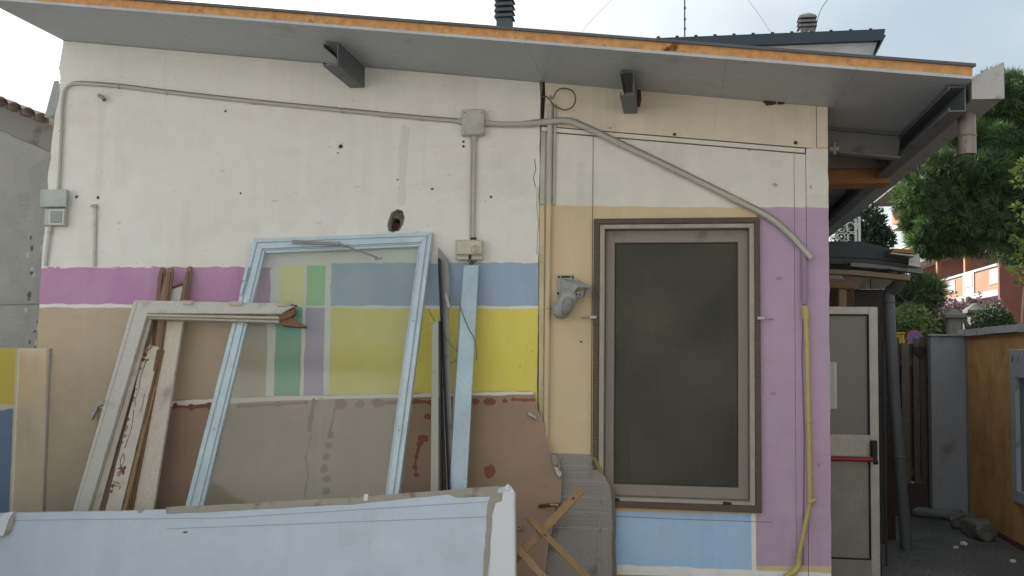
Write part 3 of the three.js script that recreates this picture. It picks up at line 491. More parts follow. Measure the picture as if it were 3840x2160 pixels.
// pipes over the joint between the walls
{
  const p = thing('wall_pipe', 'painted vertical pipe covering the joint between the two walls', 'pipe');
  const up = M([0.60, 0.58, 0.53], { map: 'blot', s: 1.2 }), lo = M([0.724, 0.602, 0.385], { map: 'blot', s: 1.2 });
  const a = [-0.8, 3.198, 0.022], m = [-0.802, 2.572, 0.022], b = [-0.807, 1.027, 0.022], e = extend(m, b, 0.02);
  part('upper_length', [pipe(a, m, 0.017), pipe(add3(a, [0.03, 0, -0.01]), add3(m, [0.03, 0, -0.01]), 0.009)], up, p); part('lower_length', pipe(m, e, 0.017), lo, p);
  for (const t of [0.25, 0.72]) part('clip', new THREE.TorusGeometry(0.02, 0.004, 6, 18).rotateX(Math.PI / 2).translate(...lerp3(m, e, t)), lo, p);
  part('edge_cover', slab([[-0.862, 2.572, 0.012], [-0.828, 2.572, 0.012], extend([-0.828, 2.572, 0.012], [-0.824, 1.145, 0.012], 0.01), extend([-0.862, 2.572, 0.012], [-0.855, 1.144, 0.012], 0.01)], 0.012, { bevel: 0.005 }), lo, p);
  part('edge_cover', slab([[-0.857, 3.032, 0.012], [-0.827, 3.031, 0.012], [-0.828, 2.574, 0.012], [-0.862, 2.574, 0.012]], 0.012, { bevel: 0.005 }), up, p);
  single('joint_gap_filler', slab(jag([[-0.854, 3.345, 0.003], [-0.836, 3.344, 0.003], [-0.835, 3.234, 0.003], [-0.839, 3.104, 0.003], [-0.859, 3.104, 0.003], [-0.855, 3.234, 0.003], [-0.854, 3.345, 0.003]], 0.004, 0.03, 4).slice(0, -1), 0.006, { bevel: 0 }), M([0.025, 0.02, 0.02], { rough: 1 }), 'black ragged sealant in the joint below the soffit', 'sealant');
  const w = [[-0.849, 3.25, 0.01], [-0.822, 3.244, 0.03], [-0.798, 3.219, 0.04], [-0.767, 3.18, 0.05], [-0.707, 3.154, 0.05], [-0.658, 3.172, 0.05], [-0.639, 3.221, 0.05], [-0.659, 3.269, 0.05], [-0.708, 3.288, 0.05], [-0.753, 3.275, 0.05], [-0.782, 3.225, 0.052], [-0.796, 3.245, 0.055]];
  single('wire_loop', tube(w, 0.0045, 120, 7), M([0.13, 0.115, 0.09], { rough: 0.6 }), 'loose loop of dark wire hanging below the soffit', 'wire');
}
// outdoor siren / light with hood
{
  const L = thing('wall_lamp', 'grey hooded plastic wall lamp left of the big window', 'lamp');
  const pl = M([0.40, 0.41, 0.37], { rough: 0.45, map: 'blot', s: 3 }), pd = M([0.28, 0.28, 0.25], { rough: 0.5, map: 'blot', s: 3 });
  const x = (u, v, z) => [u, v, z];
  part('bracket', box([-0.744, 2.141][0], [-0.651, 2.141][0], [-0.742, 1.99][1], [-0.744, 2.136][1], 0, 0.03, 0.004), pl, L);
  for (const p of [[-0.735, 2.122, 0.032], [-0.65, 2.122, 0.032], [-0.739, 2.022, 0.032]]) part('screw', new THREE.CylinderGeometry(0.007, 0.007, 0.006, 10).rotateX(Math.PI / 2).translate(...p), mat.dark, L);
  part('vent_slot', box([-0.721, 2.122][0], [-0.665, 2.122][0], [-0.721, 2.117][1], [-0.722, 2.129][1], 0.028, 0.034, 0.001), mat.dark, L);
  // hood: a sloping shell turned to the right
  const a = [-0.73, 2.115, 0.03], b = [-0.623, 2.11, 0.03], c = [-0.529, 2.055, 0.13], d = [-0.604, 2.063, 0.15], e = [-0.661, 1.983, 0.12], f = [-0.733, 1.98, 0.04], h = [-0.552, 2.008, 0.11];
  part('hood', [slab([a, b, c, d], 0.006, { bevel: 0.001 }), slab([a, d, e], 0.006, { bevel: 0.001 }), slab([a, e, f], 0.006, { bevel: 0.001 }), slab([b, c, h], 0.006, { bevel: 0.001 })], pl, L);
  // rounded lamp body hanging below the hood, its lens turned to the right
  const c0 = [-0.667, 1.995, 0.085], c1 = [-0.712, 1.918, 0.07], ax = V(c1).sub(V(c0)), cap = new THREE.CapsuleGeometry(0.056, ax.length(), 10, 28);
  cap.translate(0, -ax.length() / 2, 0); cap.applyQuaternion(new THREE.Quaternion().setFromUnitVectors(new THREE.Vector3(0, -1, 0), ax.clone().normalize())); cap.translate(...c0);
  const body = part('lamp_body', cap, pl, L);
  const lens = new THREE.SphereGeometry(0.05, 28, 18); lens.scale(0.72, 1.25, 0.5); lens.rotateY(0.5); lens.rotateZ(-0.28); lens.translate(...[-0.67, 1.945, 0.125]);
  part('lens', lens, pd, body);
  part('sensor_face', slab([[-0.648, 2.034, 0.11], [-0.57, 2.034, 0.12], [-0.58, 1.993, 0.115], [-0.655, 1.993, 0.11]], 0.05, { bevel: 0.004 }), pd, L);
  for (const p of [[-0.64, 2.013, 0.113], [-0.618, 2.01, 0.116], [-0.597, 2.01, 0.118]]) part('sensor_eye', new THREE.SphereGeometry(0.005, 10, 8).translate(...p), mat.dark, L);
}
// yellow gas pipe at the corner
{
  const G = thing('gas_pipe', 'yellow gas pipe with bends at the building corner', 'pipe');
  const ye = M([0.55, 0.46, 0.13], { rough: 0.5, map: 'dirt', s: 3 }), lil = M([0.437, 0.324, 0.451], { map: 'blot', s: 2 });
  const top = [0.717, 2.265, 0.03], t1 = [0.72, 1.964, 0.03], y0 = [0.722, 1.95, 0.03], y1 = [0.731, 1.735, 0.035], y2 = [0.742, 0.814, 0.04], y3 = [0.682, 0.527, 0.05], y4 = [0.677, 0.489, 0.05], y5 = [0.672, 0.444, 0.055], y6 = [0.643, 0.41, 0.07], y7 = [0.593, 0.38, 0.1], y8 = [0.576, 0.283, 0.11];
  const rings = []; for (let i = 0; i < 34; i++) rings.push(new THREE.TorusGeometry(0.0165, 0.0028, 6, 16).rotateX(Math.PI / 2).translate(...lerp3(top, t1, i / 34)));
  part('corrugated_sleeve', [pipe(top, t1, 0.0165), ...rings], lil, G, 'lilac painted ribbed sleeve');
  part('socket', pipe(y0, lerp3(y0, y1, 0.38), 0.021), ye, G); part('upper_tube', pipe(y0, y1, 0.0145), ye, G); part('riser', pipe(y1, y2, 0.0145), ye, G);
  part('elbow', [new THREE.SphereGeometry(0.019, 14, 10).translate(...y2), pipe(y2, add3(y2, [0.028, 0.012, 0.0]), 0.012)], ye, G); part('slanted_tube', pipe(y2, y3, 0.0135), ye, G); part('coupling', pipe(y3, y4, 0.019), M([0.46, 0.42, 0.2], { map: 'dirt', s: 4 }), G);
  part('tape_patch', pipe(y4, lerp3(y4, y5, 0.6), 0.0155), M([0.33, 0.3, 0.26]), G); part('lower_bend', tube([y4, y5, y6, y7, y8, extend(y7, y8, 0.01)], 0.0175, 40, 12), ye, G);
  for (const t of [0.02, 0.5]) part('clip', new THREE.TorusGeometry(0.0165, 0.003, 6, 16).rotateX(Math.PI / 2).translate(...lerp3(y1, y2, t)), ye, G);
}

// ---------------------------------------------------------------- things leaning on the wall
// brown painted plasterboard along the foot of the wall
{
  const B = thing('plasterboard_sheet', 'big brown-painted plasterboard with torn edges and rust-red drips against the wall', 'plasterboard');
  const P = [[-3.768, 1.303, 0.047], [-2.517, 1.367, 0.04], [-0.895, 1.427, 0.033]];
  const right = jag([[-0.879, 1.41, 0.035], [-0.863, 1.358, 0.041], [-0.857, 1.315, 0.045], [-0.822, 1.239, 0.054], [-0.79, 1.126, 0.066], [-0.769, 1.052, 0.074], [-0.723, 1.029, 0.077], [-0.703, 0.918, 0.089], [-0.7, 0.774, 0.105], [-0.737, 0.685, 0.115], [-0.776, 0.524, 0.132], [-0.787, 0.387, 0.147]], 0.008, 0.025, 6);
  const left = [-3.759, 1.303, 0.047], bl = extend(left, [-3.723, 0.678, 0.115], 0.008), br = extend([-0.776, 0.524, 0.132], [-0.787, 0.387, 0.147], 0.008);
  const y0 = 0, S = Math.hypot(1, 0.11);
  const cv = board(-4.1, -0.6, 0, 1.5, 560), tx = (p) => [p[0], p[1] * S - 0];
  // local y of the tilted plane measured along the sheet
  const n = new THREE.Vector3(0, 0.11, 1).normalize(), Y = n.clone().cross(new THREE.Vector3(1, 0, 0)); const q = (p) => [p[0], V(p).dot(Y)];
  cv.rect([-5, -1], [0, 2], 'rgb(159, 133, 110)', 0);
  cv.g.globalAlpha = 0.035; cv.speckle(600, 0.02, 0.16, ['#4e3d31', '#a08a76', '#6f5a4a', '#857264']); cv.g.globalAlpha = 0.3; cv.speckle(260, 0.002, 0.007, ['#4a3a30', '#b7a48f']); cv.g.globalAlpha = 1;
  cv.poly([q([-3.882, 1.311, 0.046]), q([-3.242, 1.323, 0.044]), q([-2.517, 1.364, 0.04]), q([-0.885, 1.424, 0.033]), q([-0.884, 1.405, 0.035]), q([-2.515, 1.337, 0.043]), q([-3.238, 1.283, 0.049]), q([-3.876, 1.265, 0.051])], 'rgb(224, 216, 206)', 0.004);
  const rust = 'rgb(129, 79, 64)', dk = 'rgb(114, 94, 86)';
  const drip = (pts, w, col = rust) => { for (let i = 0; i < pts.length - 1; i++) cv.line([pts[i], pts[i + 1]], w * rr(0.55, 1.3), col); for (const p of pts) cv.blob(p, w * rr(0.7, 1.2), w * rr(0.6, 1), col, 12); };
  drip([q([-3.211, 1.288, 0.048]), q([-3.102, 1.285, 0.049]), q([-2.981, 1.298, 0.047])], 0.022); drip([q([-2.779, 1.297, 0.047]), q([-2.646, 1.304, 0.047]), q([-2.513, 1.314, 0.045]), q([-2.33, 1.328, 0.044])], 0.018);
  cv.blob(q([-2.102, 1.322, 0.045]), 0.048, 0.035, rust); cv.blob(q([-1.979, 1.327, 0.044]), 0.028, 0.026, rust); cv.blob(q([-1.863, 1.334, 0.043]), 0.04, 0.028, rust);
  drip([q([-1.838, 1.334, 0.043]), q([-1.736, 1.341, 0.042]), q([-1.609, 1.349, 0.042]), q([-1.52, 1.345, 0.042])], 0.022); cv.blob(q([-1.537, 1.258, 0.052]), 0.026, 0.022, rust);
  drip([q([-1.32, 1.344, 0.042]), q([-1.245, 1.355, 0.041])], 0.03); cv.blob(q([-1.153, 1.357, 0.041]), 0.038, 0.026, rust); cv.blob(q([-1.06, 1.364, 0.04]), 0.016, 0.014, rust); drip([q([-1.011, 1.372, 0.039]), q([-0.937, 1.371, 0.039]), q([-0.876, 1.372, 0.039])], 0.014);
  cv.blob(q([-1.563, 1.124, 0.066]), 0.038, 0.025, rust); drip([q([-1.584, 1.088, 0.07]), q([-1.601, 1.01, 0.079]), q([-1.606, 0.95, 0.085]), q([-1.593, 0.903, 0.091])], 0.017); cv.blob(q([-1.14, 0.942, 0.086]), 0.034, 0.042, rust);
  drip([q([-2.278, 1.336, 0.043]), q([-2.292, 1.237, 0.054]), q([-2.298, 1.163, 0.062])], 0.022, dk); drip([q([-2.287, 1.114, 0.067]), q([-2.313, 0.991, 0.081]), q([-2.288, 0.895, 0.092]), q([-2.304, 0.749, 0.108])], 0.009, dk);
  drip([q([-2.139, 1.289, 0.048]), q([-2.15, 1.215, 0.056]), q([-2.162, 1.154, 0.063])], 0.011, dk); for (const p of [q([-2.155, 1.129, 0.066]), q([-2.167, 1.068, 0.073]), q([-2.173, 0.995, 0.081]), q([-2.184, 0.922, 0.089]), q([-2.165, 0.862, 0.095]), q([-2.165, 0.79, 0.103])]) cv.blob(p, rr(0.018, 0.034), rr(0.02, 0.03), dk, 12);
  cv.g.globalAlpha = 0.5; cv.poly([q([-2.251, 1.361, 0.04]), q([-2.219, 1.362, 0.04]), q([-2.2, 0.657, 0.118]), q([-2.229, 0.656, 0.118])], '#a58a86', 0.006);  cv.g.globalAlpha = 1;
  part('sheet', slab([...right, br, bl, ...jag([bl, left], 0.012, 0.04, 12).slice(1, -1), left, P[1], P[2]], 0.0125, { bevel: 0.002, ex: [1, 0, 0] }), painted(cv, 0.75, 0.0015), B);
  // white gypsum showing along the break, flaps of face paper
  const gy = M([0.62, 0.6, 0.56], { bump: 'plaster', bs: 8, bh: 0.01, map: 'dirt', s: 4 }), paper = M([0.33, 0.27, 0.21], { map: 'dirt', s: 5 });
  const chunk = (pts, t, m, nm) => part(nm, slab(jag([...pts, pts[0]], 0.006, 0.012, pts[0][0] * 5).slice(0, -1), t, { bevel: 0.003 }), m, B);
  chunk([[-0.753, 0.984, 0.102], [-0.721, 0.971, 0.103], [-0.699, 0.943, 0.106], [-0.711, 0.915, 0.109], [-0.735, 0.942, 0.106]], 0.016, gy, 'gypsum_chip'); chunk([[-0.737, 0.7, 0.133], [-0.715, 0.689, 0.134], [-0.726, 0.639, 0.14], [-0.741, 0.652, 0.138]], 0.016, gy, 'gypsum_chip');
  chunk([[-0.918, 1.305, 0.066], [-0.893, 1.291, 0.068], [-0.863, 1.273, 0.07], [-0.853, 1.254, 0.072], [-0.888, 1.268, 0.071], [-0.912, 1.281, 0.069]], 0.014, gy, 'gypsum_chip');
  chunk([[-0.772, 1.062, 0.088], [-0.738, 1.044, 0.09], [-0.723, 1.017, 0.093], [-0.727, 0.984, 0.097], [-0.756, 0.988, 0.096]], 0.01, paper, 'torn_paper'); chunk([[-0.736, 0.757, 0.122], [-0.699, 0.776, 0.12], [-0.716, 0.698, 0.128], [-0.734, 0.66, 0.132]], 0.01, M([0.15, 0.09, 0.07]), 'torn_paper');
  chunk([[-3.772, 1.294, 0.068], [-3.707, 1.315, 0.065], [-3.693, 1.295, 0.068], [-3.741, 1.274, 0.07], [-3.754, 1.233, 0.074], [-3.772, 1.192, 0.079], [-3.785, 1.212, 0.077]], 0.02, M([0.5, 0.48, 0.45], { map: 'dirt', s: 4 }), 'torn_paper');
  part('dowel_hole', new THREE.TorusGeometry(0.013, 0.006, 8, 18).rotateZ(0.3).translate(...add3([-0.95, 0.62, 0.137], [0, 0, 0.002])), gy, B);
}
// grey ribbed fibre panel beside the window
{
  const P = thing('ribbed_panel', 'grey ribbed fibre panel with a broken foamy edge under the window corner', 'panel');
  const g = M([0.32, 0.29, 0.26], { rough: 0.8, map: 'dirt', s: 1.6, bump: 'plaster', bs: 4, bh: 0.002 });
  const t = (a) => a;
  const L0 = [-0.809, 1.051, 0.024], L1 = [-0.791, 0.335, 0.11], R = [[-0.548, 1.05, 0.024], [-0.519, 1.035, 0.026], [-0.49, 0.984, 0.032], [-0.439, 0.909, 0.041], [-0.402, 0.847, 0.048], [-0.389, 0.783, 0.056], [-0.382, 0.353, 0.108]];
  const bl = extend(L0, L1, 0.01), br = extend(R[5], R[6], 0.01);
  part('sheet', slab([L0, ...jag(R, 0.006, 0.025, 9), br, bl], 0.018, { bevel: 0.003, ex: [1, 0, 0] }), g, P);
  const ribPale = M([0.38, 0.35, 0.31]), y0 = [-0.619, 0.98, 0.032][1];
  for (let i = 0; i < 17; i++) { const y = y0 - i * 0.0225 - (i % 3) * 0.002, z = 0.15 - 0.12 * y, xr = Math.min([-0.424, 0.69, 0.067][0], [-0.471, 0.985, 0.032][0] + (y0 - y) * 0.35); part('rib', bar([L0[0] + 0.016, y, z + 0.001], [xr, y, z + 0.001], i % 4 ? 0.002 : 0.004, 0.0025, [0, 0.3, 1], 0.0005), i % 4 ? g : ribPale, P); }
  const fo = M([0.45, 0.38, 0.16], { bump: 'plaster', bs: 9, bh: 0.02, map: 'dirt', s: 6 });
  part('broken_core', slab(jag([[-0.528, 1.045, 0.035], [-0.499, 1.032, 0.036], [-0.47, 0.972, 0.043], [-0.46, 0.939, 0.047], [-0.484, 0.957, 0.045], [-0.513, 1.008, 0.039], [-0.528, 1.045, 0.035]], 0.005, 0.012, 3).slice(0, -1), 0.02, { bevel: 0.003 }), fo, P, 'yellow foam showing at the broken corner');
  part('broken_edge', slab(jag([[-0.411, 0.864, 0.053], [-0.385, 0.83, 0.057], [-0.372, 0.355, 0.114], [-0.393, 0.354, 0.115], [-0.401, 0.783, 0.063], [-0.411, 0.864, 0.053]], 0.006, 0.018, 7).slice(0, -1), 0.02, { bevel: 0.002 }), M([0.21, 0.18, 0.14], { map: 'dirt', s: 6, bump: 'plaster', bs: 9, bh: 0.01 }), P);
  part('worn_strip', slab(jag([[-0.483, 0.859, 0.051], [-0.466, 0.859, 0.051], [-0.461, 0.35, 0.112], [-0.482, 0.35, 0.112], [-0.483, 0.859, 0.051]], 0.004, 0.03, 5).slice(0, -1), 0.006, { bevel: 0.001 }), M([0.33, 0.3, 0.27], { map: 'dirt', s: 6 }), P);
}
// light battens lying crosswise
const pine = (i) => M([[0.50, 0.34, 0.18], [0.46, 0.31, 0.16], [0.52, 0.38, 0.22]][i % 3], { rough: 0.8, map: 'wood', s: 1.4, sy: 6, ox: i * 0.27, bump: 'woodBump', bs: 3, bh: 0.002 });
{
  const st = (label, a, b, w, t, i) => { const g = thing('batten', label, 'batten', 'loose pale battens by the torn plasterboard'); part('stick', bar(a, b, w, t, [0.15, 0.2, 1], 0.003), pine(i), g); return g; };
  const A = [-0.525, 0.92, 0.62], B = [-0.86, 0.581, 0.78]; const s1 = st('pale batten slanting up to the right across the ribbed panel', A, add3(B, [-0.12, -0.14, 0.1]), 0.044, 0.024, 0);
  part('nail', pipe(add3(lerp3(A, B, 0.14), [0, 0, 0.005]), add3(lerp3(A, B, 0.14), [0, 0, 0.024]), 0.006), mat.dark, s1);
  const C = [-0.805, 0.781, 0.76], D = [-0.48, 0.479, 0.8]; const s2 = st('pale batten slanting down to the right in front of the crossing one', C, add3(lerp3(C, D, 1.35), [0, 0, 0]), 0.036, 0.02, 1);
  part('nail', pipe(add3(lerp3(C, D, 0.3), [0, 0, 0.004]), add3(lerp3(C, D, 0.3), [0, 0, 0.016]), 0.004), mat.dark, s2);
  const E2 = [-0.856, 0.634, 0.84], F = [-0.699, 0.48, 0.86]; st('short pale batten emerging beside the white panel end', E2, lerp3(E2, F, 2.2), 0.04, 0.02, 2);
  const stub = thing('wood_stub', 'short brown wood stub poking out from the torn plasterboard', 'wood'); part('stub', bar([-0.827, 0.746, 0.12], [-0.701, 0.785, 0.3], 0.024, 0.02, [0, 1, 0.4], 0.004), M([0.22, 0.13, 0.09], { map: 'wood', s: 2, sy: 5 }), stub);
  part('splinter', bar([-0.743, 0.779, 0.28], [-0.697, 0.784, 0.32], 0.01, 0.012, [0, 1, 0.4]), M([0.45, 0.36, 0.25]), stub);
}

// blue metal door frame with its pane
{
  const Fm = thing('blue_door_frame', 'pale blue metal frame holding a dusty glass pane, leaning on the wall', 'door frame');
  const bl = M([0.58, 0.70, 0.78], { rough: 0.36, metal: 0.1, map: 'blot', s: 1.4 });
  const top = { ol: [-2.701, 2.367, 0.05], or: [-1.53, 2.403, 0.043], il: [-2.629, 2.291, 0.065], ir: [-1.607, 2.329, 0.057] };
  const lo = { ol: [-2.958, 0.709, 0.365], il: [-2.854, 0.713, 0.365], or: [-1.633, 0.826, 0.343], ir: [-1.71, 0.824, 0.343] };
  for (const k of ['ol', 'il', 'or', 'ir']) lo[k] = extend(top[k], lo[k], 0.012);
  const nrm = V([0, 0.19, 1]).normalize().toArray(), up = (p, d) => add3(p, nrm.map((v) => v * d));
  const strip = (a, b, c, d, dz, t) => slab([a, b, c, d].map((p) => up(p, dz)), t, { bevel: 0.002, ex: [1, 0, 0] });
  const between = (o, i, f) => lerp3(o, i, f);
  for (const [o, i, nm] of [['ol', 'il', 'stile'], ['or', 'ir', 'stile']]) {
    const to = top[o], ti = top[i], bo = lo[o], bi = lo[i];
    const s = part(nm, [strip(to, ti, bi, bo, 0.0, 0.035), strip(to, between(to, ti, 0.3), between(bo, bi, 0.3), bo, 0.008, 0.008), strip(between(to, ti, 0.42), between(to, ti, 0.86), between(bo, bi, 0.86), between(bo, bi, 0.42), 0.012, 0.012)], bl, Fm);
    part('gasket', strip(between(to, ti, 0.96), between(to, ti, 1.07), between(bo, bi, 1.07), between(bo, bi, 0.96), 0.003, 0.03), bl, s);
    for (const t of [0.22, 0.5, 0.72, 0.9]) part('rivet', new THREE.SphereGeometry(0.005, 8, 6).translate(...up(lerp3(between(to, ti, 0.62), between(bo, bi, 0.62), t), 0.011)), mat.screw, s);
  }
  const r = part('head_rail', [strip(top.ol, top.or, top.ir, top.il, 0.001, 0.035), strip(between(top.ol, top.il, 0.02), between(top.or, top.ir, 0.02), between(top.or, top.ir, 0.34), between(top.ol, top.il, 0.34), 0.009, 0.008), strip(between(top.ol, top.il, 0.46), between(top.or, top.ir, 0.46), between(top.or, top.ir, 0.9), between(top.ol, top.il, 0.9), 0.013, 0.012)], bl, Fm);
  part('gasket', strip(between(top.ol, top.il, 0.97), between(top.or, top.ir, 0.97), between(top.or, top.ir, 1.2), between(top.ol, top.il, 1.2), -0.006, 0.03), bl, r);
  // dusty glass
  part('pane', slab([top.il, top.ir, lo.ir, lo.il].map((p) => up(p, -0.014)), 0.005, { bevel: 0 }), new THREE.MeshPhysicalMaterial({ color: 0xf4f6f4, transmission: 0.95, roughness: 0.06, thickness: 0, ior: 1.36, side: THREE.DoubleSide }), Fm, 'dusty glass pane');
  // stay arm of the old door closer
  const s0 = [-2.417, 2.344, 0.125], s1 = [-2.11, 2.325, 0.128], s2 = [-1.847, 2.234, 0.175], s3 = [-1.853, 2.221, 0.188], s4 = [-1.808, 2.228, 0.187];
  const arm = part('closer_arm', [bar(s0, s1, 0.016, 0.006, nrm, 0.001), bar(add3(s0, [0, -0.016, 0]), add3(s1, [0, -0.006, 0]), 0.008, 0.01, nrm, 0.001)], M([0.26, 0.24, 0.22], { metal: 0.5, rough: 0.45 }), Fm, 'folding metal arm of the door closer');
  part('rod', [tube([s1, lerp3(s1, s2, 0.5), s2], 0.0055, 12, 8), tube([s2, s3, s4], 0.005, 10, 8)], M([0.30, 0.27, 0.24], { metal: 0.5, rough: 0.45 }), arm); part('pivot', new THREE.CylinderGeometry(0.012, 0.012, 0.02, 14).rotateX(1.4).translate(...s1), mat.screw, arm);
  part('hinge', [bar([-2.72, 2.181, 0.106], [-2.729, 2.093, 0.122], 0.02, 0.018, nrm), bar([-2.733, 2.078, 0.125], [-2.743, 2.002, 0.14], 0.017, 0.016, nrm)], bl, Fm);
}
// blue cover strip and scrap metal sections
{
  const a = [-1.324, 2.191, 0.069], b = [-1.229, 2.196, 0.068], c = [-1.239, 0.86, 0.288], d = [-1.344, 0.856, 0.289];
  single('blue_metal_strip', slab([a, b, extend(b, c, 0.01), extend(a, d, 0.01)], 0.02, { bevel: 0.002 }), M([0.47, 0.60, 0.70], { rough: 0.4, metal: 0.1, map: 'blot', s: 1.2 }), 'wide pale blue flat metal strip leaning under the socket box', 'metal strip');
  const g1 = M([0.27, 0.27, 0.24], { rough: 0.5, metal: 0.3, map: 'dirt', s: 2.4 }), g2 = M([0.40, 0.40, 0.35], { rough: 0.55, metal: 0.2, map: 'dirt', s: 2.4 }), br = M([0.10, 0.07, 0.06], { rough: 0.8, map: 'dirt', s: 3 });
  const m1 = thing('metal_section', 'tall twisted dark grey metal section with a pointed top', 'metal scrap');
  const t0 = [-1.494, 2.311, 0.039], t1 = [-1.424, 2.225, 0.053], t2 = [-1.397, 1.963, 0.096], k0 = [-1.493, 2.237, 0.051], k1 = [-1.446, 1.718, 0.137], kb = extend(k1, [-1.36, 0.855, 0.279], 0.01), kb2 = extend([-1.405, 1.963, 0.096], [-1.32, 0.856, 0.279], 0.01);
  part('web', slab([t0, t1, t2, [-1.406, 1.938, 0.1], kb2, kb, k1, k0], 0.006, { bevel: 0.001 }), g1, m1); part('flange', slab([k0, [-1.475, 2.234, 0.091], [-1.425, 1.718, 0.177], add3(kb, [0.02, 0, 0.03]), kb, k1], 0.005, { bevel: 0.001 }), mat.dark, m1);
  part('lip', bar([-1.423, 2.011, 0.108], [-1.398, 1.925, 0.122], 0.02, 0.016), g2, m1);
  const m2 = thing('metal_section', 'shorter pale grey metal section standing at the blue frame edge', 'metal scrap');
  const n0 = [-1.5, 1.834, 0.147], n1 = [-1.459, 1.848, 0.145];
  part('web', slab([n0, n1, extend(n1, [-1.404, 0.857, 0.309], 0.01), extend(n0, [-1.452, 0.855, 0.309], 0.01)], 0.012, { bevel: 0.002 }), g2, m2); part('rubber_edge', bar([-1.451, 1.844, 0.136], extend([-1.451, 1.844, 0.136], [-1.389, 0.856, 0.299], 0.01), 0.012, 0.02), mat.dark, m2); part('bent_tip', bar([-1.516, 1.848, 0.155], [-1.493, 1.833, 0.158], 0.008, 0.006), g2, m2);
  single('rusty_strip', bar([-1.437, 1.743, 0.112], extend([-1.437, 1.743, 0.112], [-1.379, 0.852, 0.259], 0.01), 0.022, 0.014), br, 'dark rusty strip between the grey metal sections', 'metal scrap');
  const m3 = thing('metal_section', 'slim grey metal edge standing behind the blue strip', 'metal scrap'); part('web', bar([-1.334, 2.009, 0.069], extend([-1.334, 2.009, 0.069], [-1.355, 0.852, 0.259], 0.01), 0.014, 0.02), g1, m3);
  const wm = M([0.2, 0.18, 0.14], { metal: 0.3, rough: 0.6 });
  single('bent_wire', tube([[-1.331, 1.956, 0.147], [-1.3, 1.875, 0.161], [-1.262, 1.796, 0.174], [-1.23, 1.743, 0.182], [-1.212, 1.676, 0.193], [-1.206, 1.61, 0.204]], 0.0035, 30, 6), wm, 'thin bent wire lying across the blue strip', 'wire');
  single('bent_wire', tube([[-1.533, 1.918, 0.104], [-1.494, 1.852, 0.114], [-1.437, 1.779, 0.137], [-1.376, 1.699, 0.15], [-1.337, 1.661, 0.156]], 0.003, 30, 6), wm, 'thin wire crossing behind the grey metal sections', 'wire');
  single('bent_wire', tube([[-1.381, 1.603, 0.156], [-1.358, 1.593, 0.167], [-1.342, 1.613, 0.164]], 0.003, 20, 6), wm, 'tiny hooked wire beside the tall dark section', 'wire');
}
